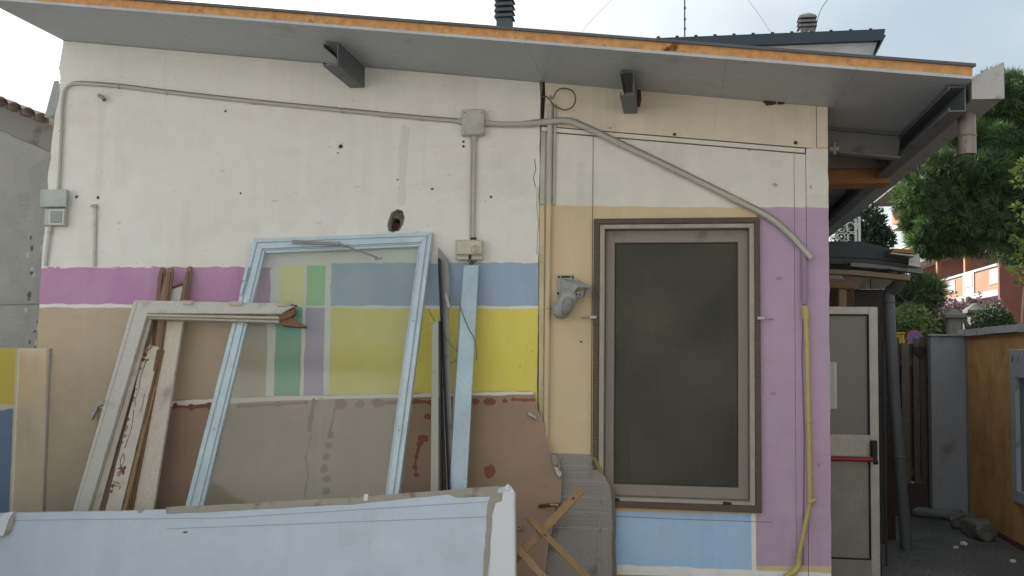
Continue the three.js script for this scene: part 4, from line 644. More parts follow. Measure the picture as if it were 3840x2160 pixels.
// white timber door frame, broken at the mitre, and loose boards
{
  const ww = M([0.60, 0.57, 0.52], { rough: 0.6, map: 'dirt', s: 1.3, bump: 'woodBump', bs: 2, bh: 0.0015 }), ws = M([0.55, 0.47, 0.38], { rough: 0.65, map: 'dirt', s: 1.6, oy: 0.6 }), raw = M([0.36, 0.21, 0.13], { map: 'wood', s: 2.5, sy: 6, rough: 0.85, bump: 'woodBump', bs: 5, bh: 0.004 });
  const W = thing('white_door_frame', 'old white timber door frame with a splintered corner', 'door frame');
  const n = V([0, 0.22, 1]).normalize().toArray(), up = (p, d) => add3(p, n.map((v) => v * d));
  const s0 = [-3.441, 1.959, 0.189], s1 = [-3.327, 1.941, 0.193], b0 = extend(s0, [-3.631, 0.673, 0.472], 0.012), b1 = extend(s1, [-3.533, 0.676, 0.471], 0.012);
  const st = part('stile', [slab([s0, s1, b1, b0], 0.03, { bevel: 0.004 }), slab([s0, lerp3(s0, s1, 0.22), lerp3(b0, b1, 0.22), b0].map((p) => up(p, 0.006)), 0.01, { bevel: 0.002 })], ww, W);
  const i0 = [-3.356, 1.85, 0.193], i1 = [-3.306, 1.843, 0.195], ib0 = extend(i0, [-3.544, 0.673, 0.452], 0.012), ib1 = extend(i1, [-3.485, 0.675, 0.452], 0.012);
  part('rebate', slab([s1, lerp3(s1, i1, 1).map((v, k) => (k === 1 ? s1[1] : v)), ib1, b1].map((p) => up(p, -0.03)), 0.02, { bevel: 0.003 }), ws, st);
  part('jamb_face', slab(jag([up(b1, -0.004), up(s1, -0.004)], 0.0, 1).concat([up(add3(s1, [0.004, 0, -0.13]), 0), up(add3(b1, [0.004, 0, -0.13]), 0)]), 0.008, { bevel: 0 }), M([0.40, 0.40, 0.35], { map: 'dirt', s: 2 }), st);
  const chip = (u) => u; // chipped paint along the arris
  for (const t of [0.12, 0.3, 0.44, 0.6, 0.81]) part('paint_chip', slab(jag([...[lerp3(s1, b1, t), add3(lerp3(s1, b1, t + 0.03), [-0.008, 0, 0]), lerp3(s1, b1, t + 0.055), add3(lerp3(s1, b1, t + 0.03), [0.006, 0, 0])].map((p) => up(p, 0.0035)), up(lerp3(s1, b1, t), 0.0035)], 0.002, 0.01, t * 9).slice(0, -1), 0.004, { bevel: 0 }), ws, st);
  // head: face, stepped moulding beneath, raw broken end
  const h0 = [-3.399, 1.951, 0.191], h1 = [-2.361, 1.93, 0.195], h2 = [-2.448, 1.88, 0.206], h3 = [-3.339, 1.88, 0.206];
  const hd = part('head', slab([h0, ...jag([h1, h2], 0.006, 0.02, 4), h3], 0.03, { bevel: 0.004, ex: [1, 0, 0] }), ww, W);
  part('top_edge', slab(jag([[-3.445, 1.963, 0.168], [-3.011, 1.959, 0.169], [-2.388, 1.946, 0.172], [-2.419, 1.921, 0.177], [-3.007, 1.933, 0.175], [-3.428, 1.942, 0.173], [-3.445, 1.963, 0.168]], 0.003, 0.03, 2).slice(0, -1), 0.05, { bevel: 0.003 }), ww, hd);
  for (const [a, b] of [[0.3, 0.36], [0.6, 0.68], [0.9, 0.97]]) part('bare_patch', slab([lerp3([-3.41, 1.943, 0.205], [-2.374, 1.929, 0.208], a), lerp3([-3.41, 1.943, 0.205], [-2.374, 1.929, 0.208], b), add3(lerp3([-3.41, 1.943, 0.205], [-2.374, 1.929, 0.208], b), [0.004, 0.024, -0.004]), add3(lerp3([-3.41, 1.943, 0.205], [-2.374, 1.929, 0.208], a), [-0.004, 0.024, -0.004])], 0.004, { bevel: 0 }), ws, hd);
  part('moulding', bar([-3.336, 1.863, 0.19], [-2.458, 1.851, 0.193], 0.018, 0.05, n, 0.004), ws, hd); part('moulding', bar([-3.34, 1.849, 0.173], [-2.464, 1.829, 0.178], 0.016, 0.05, n, 0.004), ww, hd);
  part('splintered_end', [slab([[-2.462, 1.88, 0.186], [-2.418, 1.911, 0.18], [-2.37, 1.916, 0.179], [-2.364, 1.886, 0.185], [-2.39, 1.863, 0.19], [-2.452, 1.841, 0.195]], 0.035, { bevel: 0.001 }), slab([[-2.462, 1.856, 0.177], [-2.419, 1.864, 0.175], [-2.368, 1.849, 0.178], [-2.294, 1.81, 0.187], [-2.303, 1.8, 0.189], [-2.366, 1.804, 0.188], [-2.452, 1.811, 0.187]], 0.04, { bevel: 0.001 }), slab([[-2.43, 1.925, 0.192], [-2.356, 1.94, 0.188], [-2.377, 1.923, 0.192], [-2.396, 1.903, 0.196]], 0.03, { bevel: 0.001 })], raw, hd, 'bare brown splintered timber end');
  // loose boards inside the frame
  const bd = (name, label, a, b, c, d, t, m) => { const g = thing(name, label, 'board'); part('board', slab([a, b, extend(b, c, 0.01), extend(a, d, 0.01)], t, { bevel: 0.004 }), m, g); return g; };
  const rag = M([0.58, 0.56, 0.50], { rough: 0.7, map: 'dirt', s: 2.2, bump: 'woodBump', bs: 3, bh: 0.003 });
  const r0 = [-3.361, 1.674, 0.182], r1 = [-3.252, 1.667, 0.183], r2 = [-3.343, 0.677, 0.431], r3 = [-3.447, 0.673, 0.432];
  const p1 = thing('chipped_board', 'chipped white board with long cracks leaning inside the timber frame', 'board');
  const nb2 = V([0, 0.25, 1]).normalize(), Yb = nb2.clone().cross(new THREE.Vector3(1, 0, 0)), qb = (p) => [p[0], V(p).dot(Yb)], onB = (t, u) => qb(lerp3(lerp3(r0, r3, t), lerp3(r1, r2, t), u));
  const lo2 = qb(extend(r0, r3, 0)), hi2 = qb(r1), cb = board(lo2[0] - 0.05, hi2[0] + 0.05, lo2[1] - 0.05, hi2[1] + 0.06, 700);
  cb.rect([lo2[0] - 1, lo2[1] - 1], [hi2[0] + 1, hi2[1] + 1], 'rgb(198, 191, 176)', 0);
  cb.g.globalAlpha = 0.1; cb.speckle(160, 0.01, 0.05, ['#8a8070', '#e6e0d2', '#b59a78']); cb.g.globalAlpha = 1;
  const dkc = '#3a2c25', brn = '#6d4638';
  for (const pts of [[[0.1, 0.3], [0.2, 0.2], [0.26, 0.28], [0.32, 0.22], [0.38, 0.3]], [[0.4, 0.26], [0.46, 0.36], [0.52, 0.4], [0.58, 0.34], [0.63, 0.3]], [[0.66, 0.3], [0.7, 0.2], [0.74, 0.3], [0.71, 0.44], [0.67, 0.34]], [[0.3, 0.7], [0.36, 0.74], [0.41, 0.7]], [[0.83, 0.2], [0.9, 0.15]]]) { const c = new THREE.CatmullRomCurve3(pts.map(([t, u]) => new THREE.Vector3(...onB(t, u), 0))).getPoints(40); for (let k = 0; k < 40; k++) cb.line([[c[k].x, c[k].y], [c[k + 1].x, c[k + 1].y]], 0.003 + 0.006 * Math.abs(fbm(c[k].x * 40, c[k].y * 25, 3, 3)), dkc); }
  for (let k = 0; k < 46; k++) { const t = k < 16 ? rr(0, 0.11) : k < 32 ? rr(0.75, 0.87) : rr(0.1, 0.98), u = k < 16 ? rr(0.02, 0.45) : k < 32 ? rr(0.25, 0.6) : rr(-0.02, 0.12); cb.blob(onB(t, u), rr(0.003, 0.013), rr(0.003, 0.016), rnd() < 0.6 ? brn : '#9a7a66', 18); }
  part('board', slab([...jag([r0, add3(r0, [0.03, 0.008, 0]), r1], 0.006, 0.02, 3), extend(r1, r2, 0.01), ...jag([extend(r0, r3, 0.01), r0], 0.006, 0.03, 8).slice(0, -1)], 0.03, { bevel: 0.003, ex: [1, 0, 0] }), painted(cb, 0.75, 0.002, [0.4, 0.33, 0.25]), p1);
  part('yellowed_edge', bar(add3(r1, [0.012, -0.02, -0.02]), extend(add3(r1, [0.012, 0, -0.02]), add3(r2, [0.012, 0, -0.02]), 0.01), 0.022, 0.02), M([0.50, 0.37, 0.18], { map: 'wood', s: 2, sy: 5 }), p1);
  bd('pale_board', 'plain pale board leaning behind the chipped white board', [-3.271, 1.93, 0.114], [-3.129, 1.931, 0.114], [-3.172, 0.673, 0.365], [-3.301, 0.669, 0.366], 0.028, M([0.66, 0.58, 0.49], { rough: 0.7, map: 'dirt', s: 1.2, bump: 'woodBump', bs: 3, bh: 0.002 }));
  const tr = thing('brown_trim', 'narrow brown wooden trim between the two leaning boards', 'trim'); part('moulding', [bar([-3.262, 1.65, 0.184], extend([-3.262, 1.65, 0.184], [-3.32, 0.671, 0.389], 0.01), 0.022, 0.018), bar([-3.243, 1.65, 0.174], extend([-3.243, 1.65, 0.174], [-3.302, 0.671, 0.379], 0.01), 0.012, 0.016)], M([0.30, 0.19, 0.13], { map: 'wood', s: 0.6, sy: 6 }), tr);
  part('dark_edge', bar([-3.296, 1.624, 0.159], extend([-3.296, 1.624, 0.159], [-3.365, 0.666, 0.36], 0.01), 0.03, 0.012), M([0.09, 0.06, 0.045], { map: 'wood', s: 2, sy: 6 }), tr);
  // rough stakes standing behind the head
  const stake = (label, top, low, w, m, sd, lean) => {
    const base = extend(top, low, 0.012), d = V(base).sub(V(top)), out = [], L = d.length(), N = 46;
    for (const side of [-1, 1]) for (let k = 0; k <= N; k++) { const t = (side < 0 ? k : N - k) / N, q = lerp3(top, base, t), ww = w * (t < 0.02 ? 0.55 : t < 0.04 ? 0.9 : 1) * (1 + 0.3 * fbm(t * 16 + sd, side * 3, sd, 3)), bow = lean * Math.max(0, 0.09 - t) * L; out.push([q[0] + side * ww / 2 + bow, q[1], q[2]]); }
    const t = thing('wooden_stake', label, 'stake'); part('shaft', slab(out, 0.024, { bevel: 0.005, ex: [1, 0, 0] }), m, t);
    part('bark_strip', bar(add3(lerp3(top, base, 0.015), [w * 0.12 + lean * 0.07 * L, 0, 0.006]), add3(lerp3(top, base, 0.3), [w * 0.2, 0, 0.006]), w * 0.28, 0.016), M([0.20, 0.13, 0.09], { rough: 0.95 }), t); return t;
  };
  const sw = M([0.46, 0.33, 0.23], { rot: 1, map: 'wood', s: 1.5, sy: 5, rough: 0.9, bump: 'woodBump', bs: 4, bh: 0.006 }), sw2 = M([0.38, 0.27, 0.19], { rot: 1, map: 'wood', s: 1.5, sy: 5, ox: 0.5, rough: 0.9, bump: 'woodBump', bs: 4, bh: 0.006 });
  stake('brown wooden stake with a blunt top, first of three', [-3.332, 2.184, 0.051], [-3.326, 1.879, 0.099], 0.05, sw2, 1, 0);
  stake('forked brown wooden stake beside the white offcut', [-3.275, 2.181, 0.091], [-3.272, 1.878, 0.139], 0.06, sw, 5, 0.12);
  stake('slim brown wooden stake right of the white offcut', [-3.151, 2.192, 0.049], [-3.17, 1.88, 0.099], 0.046, sw, 9, 0.05);
  const oc = thing('white_offcut', 'white offcut with a dark sawn top between the stakes', 'offcut');
  const o0 = [-3.26, 2.04, 0.073], o1 = [-3.173, 2.066, 0.069]; part('board', slab([o0, o1, extend(o1, [-3.185, 1.854, 0.105], 0.012), extend(o0, [-3.276, 1.854, 0.105], 0.012)], 0.02, { bevel: 0.002 }), M([0.6, 0.58, 0.55], { map: 'dirt', s: 2 }), oc);
  part('sawn_top', bar(add3(o0, [0.004, 0.008, -0.008]), add3(o1, [-0.004, 0.008, -0.008]), 0.014, 0.03), M([0.22, 0.13, 0.10], { map: 'wood', s: 4 }), oc);
}
// white insulation panel standing in front
{
  const P = thing('insulation_sheet', 'long white insulation panel with taped torn edges in front of everything', 'panel');
  const zb = 1.15, k = 0.3;
  const tape = M([0.40, 0.36, 0.30], { rough: 0.9, map: 'dirt', s: 3, bump: 'plaster', bs: 8, bh: 0.003 }), wl = M([0.68, 0.69, 0.70], { rough: 0.7 });
  const n = V([0, k, 1]).normalize().toArray(), up = (p, d) => add3(p, n.map((v) => v * d));
  const a = [-4.086, 0.702, 0.939], b = [-3.7, 0.728, 0.932], c = [-3.049, 0.759, 0.922], d = [-2.769, 0.777, 0.917], e = [-1.712, 0.873, 0.888], f = [-0.968, 0.945, 0.867], g = [-0.89, 0.957, 0.863], h = [-0.862, 0.928, 0.872], i = [-0.834, 0.516, 0.995], j = extend(h, i, 0.006);
  const Yp = V(n).cross(new THREE.Vector3(1, 0, 0)), qp = (p) => [p[0], V(p).dot(Yp)], pa = qp([a[0], 0, zb]), pg = qp(g), ps = board(pa[0], pg[0] + 0.1, pa[1] - 0.02, pg[1] + 0.05, 480);
  ps.rect([-9, -9], [9, 9], 'rgb(191, 200, 213)', 0); ps.roller(90, 0.01, 0.035, ['#ffffff', '#6b7078', '#8d8f90']);
  ps.g.globalAlpha = 0.03; ps.speckle(260, 0.02, 0.14, ['#6b6a66', '#ffffff', '#8a8c92']); ps.g.globalAlpha = 0.3; ps.speckle(120, 0.001, 0.004, ['#4b4a48', '#7a7468']);
  for (let q = 0; q < 26; q++) { ps.g.globalAlpha = rr(0.06, 0.22); const x = rr(pa[0], pg[0]), y = rr(pa[1], pg[1]); ps.line([[x, y], [x + rr(-0.1, 0.14), y + rr(-0.03, 0.03)]], rr(0.001, 0.003), '#5d6068'); } ps.g.globalAlpha = 1;
  const face = part('panel_face', slab([a, b, c, d, e, f, g, h, j, [a[0], 0.006, zb - k * 0.006]], 0.05, { bevel: 0.006, ex: [1, 0, 0] }), painted(ps, 0.5, 0.0006, [0.5, 0.48, 0.44]), P);
  // pressed line below the edge
  for (const [p, q] of [[[-4.027, 0.67, 0.949], [-2.461, 0.74, 0.928]], [[-2.461, 0.74, 0.928], [-1.005, 0.872, 0.889]], [[-2.773, 0.673, 0.948], [-1, 0.797, 0.911]]]) part('crease', bar(up(p, 0.0005), up(q, 0.0005), 0.0035, 0.003, n, 0.001), M([0.42, 0.45, 0.5]), face);
  part('edge_tape', slab(jag([[-2.799, 0.784, 0.915], [-2.381, 0.814, 0.906], [-1.712, 0.873, 0.888], [-1.192, 0.926, 0.872], [-0.947, 0.953, 0.864], [-0.958, 0.903, 0.879], [-1.167, 0.886, 0.884], [-1.216, 0.901, 0.88], [-1.708, 0.839, 0.898], [-2.376, 0.782, 0.916], [-2.792, 0.751, 0.925], [-2.799, 0.784, 0.915]].map((p) => up(p, 0.003)), 0.004, 0.03, 2).slice(0, -1), 0.058, { bevel: 0.001 }), tape, P, 'torn beige edging strip');
  part('edge_tape', slab(jag([[-2.965, 0.768, 0.92], [-2.933, 0.771, 0.919], [-2.933, 0.75, 0.925], [-2.959, 0.749, 0.925], [-2.965, 0.768, 0.92]].map((p) => up(p, 0.003)), 0.004, 0.012, 5).slice(0, -1), 0.02, { bevel: 0.001 }), tape, P);
  part('white_tab', slab([[-1.678, 0.886, 0.884], [-1.656, 0.889, 0.883], [-1.654, 0.854, 0.894], [-1.676, 0.852, 0.894]].map((p) => up(p, 0.006)), 0.008, { bevel: 0.001 }), wl, P);
  part('torn_strip', slab(jag([[-0.984, 0.904, 0.879], [-0.93, 0.918, 0.875], [-0.927, 0.874, 0.888], [-0.968, 0.861, 0.892], [-0.973, 0.798, 0.911], [-0.975, 0.642, 0.957], [-0.978, 0.51, 0.997], [-1.003, 0.509, 0.997], [-1, 0.699, 0.94], [-1.002, 0.852, 0.894], [-0.984, 0.904, 0.879]].map((p) => up(p, 0.005)), 0.006, 0.02, 7).slice(0, -1), 0.01, { bevel: 0.001 }), tape, P);
  part('end_return', slab([...jag([[-0.971, 0.471, 1.009], [-0.97, 0.642, 0.957], [-0.973, 0.798, 0.911], [-0.96, 0.861, 0.892], [-0.925, 0.874, 0.888], [-0.918, 0.934, 0.87], [-0.885, 0.955, 0.863]], 0.005, 0.02, 1), [-0.86, 0.924, 0.873], [-0.829, 0.477, 1.007]].map((p) => up(p, 0.014)), 0.06, { bevel: 0.006 }), wl, P, 'bright white folded panel end');
  part('torn_tip', slab(jag([[-0.918, 0.938, 0.869], [-0.894, 0.963, 0.861], [-0.885, 0.947, 0.866], [-0.904, 0.923, 0.873], [-0.918, 0.938, 0.869]].map((p) => up(p, 0.02)), 0.004, 0.012, 3).slice(0, -1), 0.012, { bevel: 0.001 }), wl, P);
  const gz = jag([[-3.924, 0.657, 0.953], [-3.784, 0.689, 0.943], [-3.747, 0.718, 0.935], [-3.691, 0.729, 0.931], [-3.689, 0.703, 0.939], [-3.688, 0.64, 0.958], [-3.708, 0.606, 0.968], [-3.758, 0.591, 0.973], [-3.899, 0.565, 0.98]], 0.003, 0.03, 4);
  part('peeled_flap', slab(gz.map((p, q) => up(p, 0.02)), 0.006, { bevel: 0.001 }), wl, P, 'peeled white corner flap');
  part('flap_underside', slab([[-3.714, 0.685, 0.944], [-3.691, 0.729, 0.931], [-3.682, 0.665, 0.95], [-3.699, 0.606, 0.968], [-3.722, 0.601, 0.97]].map((p) => up(p, 0.026)), 0.006, { bevel: 0.001 }), tape, P);
  part('dent', slab([[-2.682, 0.658, 0.953], [-2.664, 0.663, 0.951], [-2.645, 0.662, 0.951], [-2.662, 0.655, 0.954]].map((p) => up(p, 0.002)), 0.004, { bevel: 0 }), mat.dark, P);
}

// ---------------------------------------------------------------- passage to the right
{
  const D = thing('glazed_door', 'open white-framed glazed door with a red push bar', 'door');
  const fr = M([0.66, 0.63, 0.58], { rough: 0.45, map: 'blot', s: 1.5 }), pn = M([0.40, 0.385, 0.35], { rough: 0.5, map: 'blot', s: 1.2 });
  const z = -1.6, x0 = 0.88, x1 = 1.425, xi = [1.363, 1.651][0], yt = [1.417, 2.024][1], y = (v) => v;
  const yg1 = [1.375, 1.969][1], yg0 = [1.366, 1.088][1], yl0 = [1.364, 0.93][1], yp0 = [1.371, 0.196][1], yb = 0.03;
  const b = (a, c, d, e, f = 0.05, dz = 0) => box(a, c, d, e, z - f + dz, z + dz, 0.003);
  part('stile', b(xi, x1, yb, yt), fr, D); part('stile', b(x0, x0 + 0.09, yb, yt), fr, D);
  part('top_rail', b(x0 + 0.091, xi - 0.001, yg1, yt), fr, D); part('lock_rail', b(x0 + 0.091, xi - 0.001, yl0, yg0), fr, D); part('bottom_rail', b(x0 + 0.091, xi - 0.001, yb, yp0), pn, D);
  part('glass', b(x0 + 0.085, xi + 0.004, yg0 - 0.004, yg1 + 0.004, 0.006, -0.02), new THREE.MeshPhysicalMaterial({ color: new THREE.Color(0.30, 0.285, 0.25), transmission: 0.35, roughness: 0.35, thickness: 0, side: THREE.DoubleSide }), D);
  part('gasket', [b(xi - 0.012, xi + 0.001, yg0, yg1, 0.01, 0.003), b(x0 + 0.09, xi - 0.012, yg1 - 0.01, yg1 + 0.001, 0.01, 0.003), b(xi - 0.012, xi + 0.001, yp0, yl0 - 0.03, 0.01, 0.003), b(x0 + 0.09, xi, yp0 - 0.006, yp0 + 0.006, 0.01, 0.003)], mat.dark, D);
  part('lower_panel', b(x0 + 0.088, xi - 0.001, yp0, yl0, 0.03, -0.012), pn, D);
  const pb = part('push_bar', pipe([x0 + 0.02, [1.237, 0.917][1], z + 0.09], [[1.374, 0.92][0] - 0.01, [1.388, 0.921][1], z + 0.09], 0.017), M([0.30, 0.02, 0.035], { rough: 0.4 }), D, 'red horizontal push bar');
  const bx2 = [1.384, 0.993, -1.55]; part('latch_box', [box(bx2[0] - 0.022, bx2[0] + 0.02, bx2[1] - 0.055, bx2[1] + 0.06, z, z + 0.06, 0.008), bar([bx2[0], bx2[1] - 0.05, z + 0.05], [bx2[0] + 0.002, bx2[1] - 0.1, z + 0.09], 0.03, 0.03)], mat.dark, pb);
  part('end_bracket', box(x0 + 0.0, x0 + 0.05, [1.237, 0.917][1] - 0.03, [1.237, 0.917][1] + 0.03, z, z + 0.1, 0.004), mat.dark, pb);
  const n0 = [1.089, 1.616, -1.59], n1 = [1.135, 1.274, -1.59]; part('paper_notice', box(n0[0] - 0.16, n1[0], n1[1], n0[1], z - 0.02, z - 0.012, 0.001), M([0.6, 0.62, 0.6]), D); part('notice_edge', box(n1[0] - 0.02, n1[0] - 0.008, n1[1] + 0.02, n0[1] - 0.01, z - 0.0118, z - 0.009, 0.001), M([0.75, 0.76, 0.74]), D);
  part('edge_seal', b(x1 + 0.001, x1 + 0.012, yb, yt - 0.01, 0.03, -0.01), mat.dark, D); part('hinge', [pipe([x0 - 0.008, 0.3, z - 0.02], [x0 - 0.008, 0.4, z - 0.02], 0.012), pipe([x0 - 0.008, 1.7, z - 0.02], [x0 - 0.008, 1.8, z - 0.02], 0.012)], fr, D);
  const pr = thing('drain_post', 'thin dark metal post standing behind the glazed door edge', 'post');
  part('shaft', box([1.609, 1.653][0], [1.627, 1.653][0], 0, [1.616, 1.781][1], -2.42, -2.4, 0.002), M([0.05, 0.05, 0.05]), pr); part('cap', box([1.606, 1.653][0], [1.63, 1.653][0], [1.616, 1.781][1], [1.616, 1.79][1], -2.425, -2.395, 0.001), mat.dark, pr);
}
// small lean-to canopy
{
  const K = thing('canopy', 'small dark felt canopy with pale rafter above the glazed door', 'canopy');
  const felt = M([0.055, 0.065, 0.075], { rough: 0.7, map: 'dirt', s: 1.5 }), wood = M([0.42, 0.33, 0.23], { map: 'wood', s: 1.2, sy: 5, rough: 0.8 }), wood2 = M([0.30, 0.19, 0.11], { map: 'wood', s: 1.2, sy: 5, rough: 0.8 });
  const z = -3;
  const xw = XR;
  const pl = (...p) => [[xw, p[0][1], z], ...p];
  part('roof_slab', slab([[xw, [1.292, 2.644][1] + 0.02, z], [1.542, 2.66, -3], [1.776, 2.596, -3], [1.952, 2.527, -3], [1.938, 2.468, -3], [1.656, 2.504, -3], [xw, [1.291, 2.547][1], z]], 1.6, { bevel: 0.004, ex: [1, 0, 0] }), felt, K, 'dark felted roof slab');
  part('fascia', slab([[xw, [1.291, 2.547][1] - 0.002, z + 0.02], [1.653, 2.498, -2.98], [1.927, 2.463, -2.98], [1.927, 2.432, -2.98], [1.652, 2.45, -2.98], [xw, [1.291, 2.477][1], z + 0.02]], 0.1, { bevel: 0.003, ex: [1, 0, 0] }), M([0.075, 0.08, 0.085], { map: 'dirt', s: 2 }), K);
  part('foam_edge', bar([1.77, 2.562, -2.97], [1.939, 2.551, -2.97], 0.035, 0.3, [0, 0, 1], 0.004), M([0.35, 0.2, 0.07], { map: 'foam', s: 2 }), K); part('lower_skin', bar([1.754, 2.537, -2.96], [1.95, 2.513, -2.96], 0.014, 0.3, [0, 0, 1], 0.003), mat.zinc, K);
  const gt = part('gutter_end', slab([[1.931, 2.512, -2.95], [2.013, 2.549, -2.95], [2.028, 2.471, -2.95], [2.024, 2.426, -2.95], [1.924, 2.444, -2.95]], 1.4, { bevel: 0.003, ex: [1, 0, 0] }), mat.zinc, K);
  part('flashing', slab(jag([[1.448, 2.471, -2.94], [1.645, 2.454, -2.94], [2.041, 2.405, -2.94], [2.047, 2.368, -2.94], [1.775, 2.409, -2.94], [1.448, 2.437, -2.94], [1.448, 2.471, -2.94]], 0.006, 0.05, 3).slice(0, -1), 0.12, { bevel: 0.002, ex: [1, 0, 0] }), M([0.2, 0.2, 0.2], { rough: 0.6, map: 'dirt', s: 2 }), K);
  part('rafter', slab([[xw, [1.277, 2.427][1], -2.9], [1.507, 2.399, -2.9], [1.932, 2.354, -2.9], [1.928, 2.31, -2.9], [1.474, 2.358, -2.9], [xw, [1.276, 2.386][1], -2.9]], 0.1, { bevel: 0.005, ex: [1, 0, 0] }), wood, K);
  part('bracket', slab([[xw, [1.273, 2.34][1], -2.88], [1.457, 2.319, -2.88], [1.45, 2.237, -2.88], [xw, [1.273, 2.271][1], -2.88]], 0.16, { bevel: 0.005, ex: [1, 0, 0] }), wood2, K);
  const px0 = [1.344, 2.194][0], px1 = [1.41, 2.194][0]; part('post', box(px0, px1, 0, [1.374, 2.276][1], -3.05, -2.92, 0.005), wood, K); part('post', box(px1 + 0.002, px1 + 0.07, 0, [1.374, 2.276][1] - 0.02, -3.1, -2.98, 0.005), M([0.13, 0.09, 0.06], { map: 'wood', s: 1.5, sy: 5 }), K);
  part('soffit_board', slab([[1.401, 2.432, -3.3], [1.962, 2.396, -3.3], [1.843, 2.265, -3.3], [1.537, 2.264, -3.3]], 0.05, { ex: [1, 0, 0] }), M([0.4, 0.36, 0.3], { map: 'dirt', s: 2 }), K); part('board_joint', bar([1.673, 2.353, -3.295], [1.676, 2.264, -3.295], 0.008, 0.006), mat.dark, K);
  // enclosing dark side store under the canopy
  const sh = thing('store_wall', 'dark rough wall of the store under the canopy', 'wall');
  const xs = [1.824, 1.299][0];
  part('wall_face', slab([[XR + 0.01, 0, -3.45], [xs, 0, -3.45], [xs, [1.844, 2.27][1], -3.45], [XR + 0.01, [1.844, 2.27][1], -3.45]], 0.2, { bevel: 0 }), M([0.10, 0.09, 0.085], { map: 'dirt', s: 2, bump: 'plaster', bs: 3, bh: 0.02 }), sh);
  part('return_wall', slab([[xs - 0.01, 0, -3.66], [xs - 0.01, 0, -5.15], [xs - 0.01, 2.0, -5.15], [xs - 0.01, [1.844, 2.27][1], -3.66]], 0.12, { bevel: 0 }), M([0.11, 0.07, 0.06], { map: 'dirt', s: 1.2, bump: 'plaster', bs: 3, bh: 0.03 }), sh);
  // rainwater pipe
  const R = thing('downpipe', 'grey plastic downpipe with an elbow under the canopy gutter', 'downpipe');
  const pm = M([0.12, 0.13, 0.14], { rough: 0.55, map: 'dirt', s: 1.5 });
  const q = [[1.895, 2.374, -3.02], [1.875, 2.326, -3.02], [1.844, 2.269, -3.1], [1.807, 2.223, -3.15], [1.799, 2.14, -3.15], [1.812, 1.792, -3.15], [1.836, 1.309, -3.15], [1.87, 0.796, -3.15], [1.913, 0.293, -3.2]];
  const e = extend(q[7], q[8], 0.0); part('tube', tube([...q, e], 0.05, 140, 16), pm, R); part('joint_ring', new THREE.TorusGeometry(0.052, 0.007, 8, 20).rotateX(Math.PI / 2).translate(...q[4]), pm, R); part('joint_ring', new THREE.TorusGeometry(0.052, 0.007, 8, 20).rotateX(Math.PI / 2).translate(...q[7]), pm, R);
}
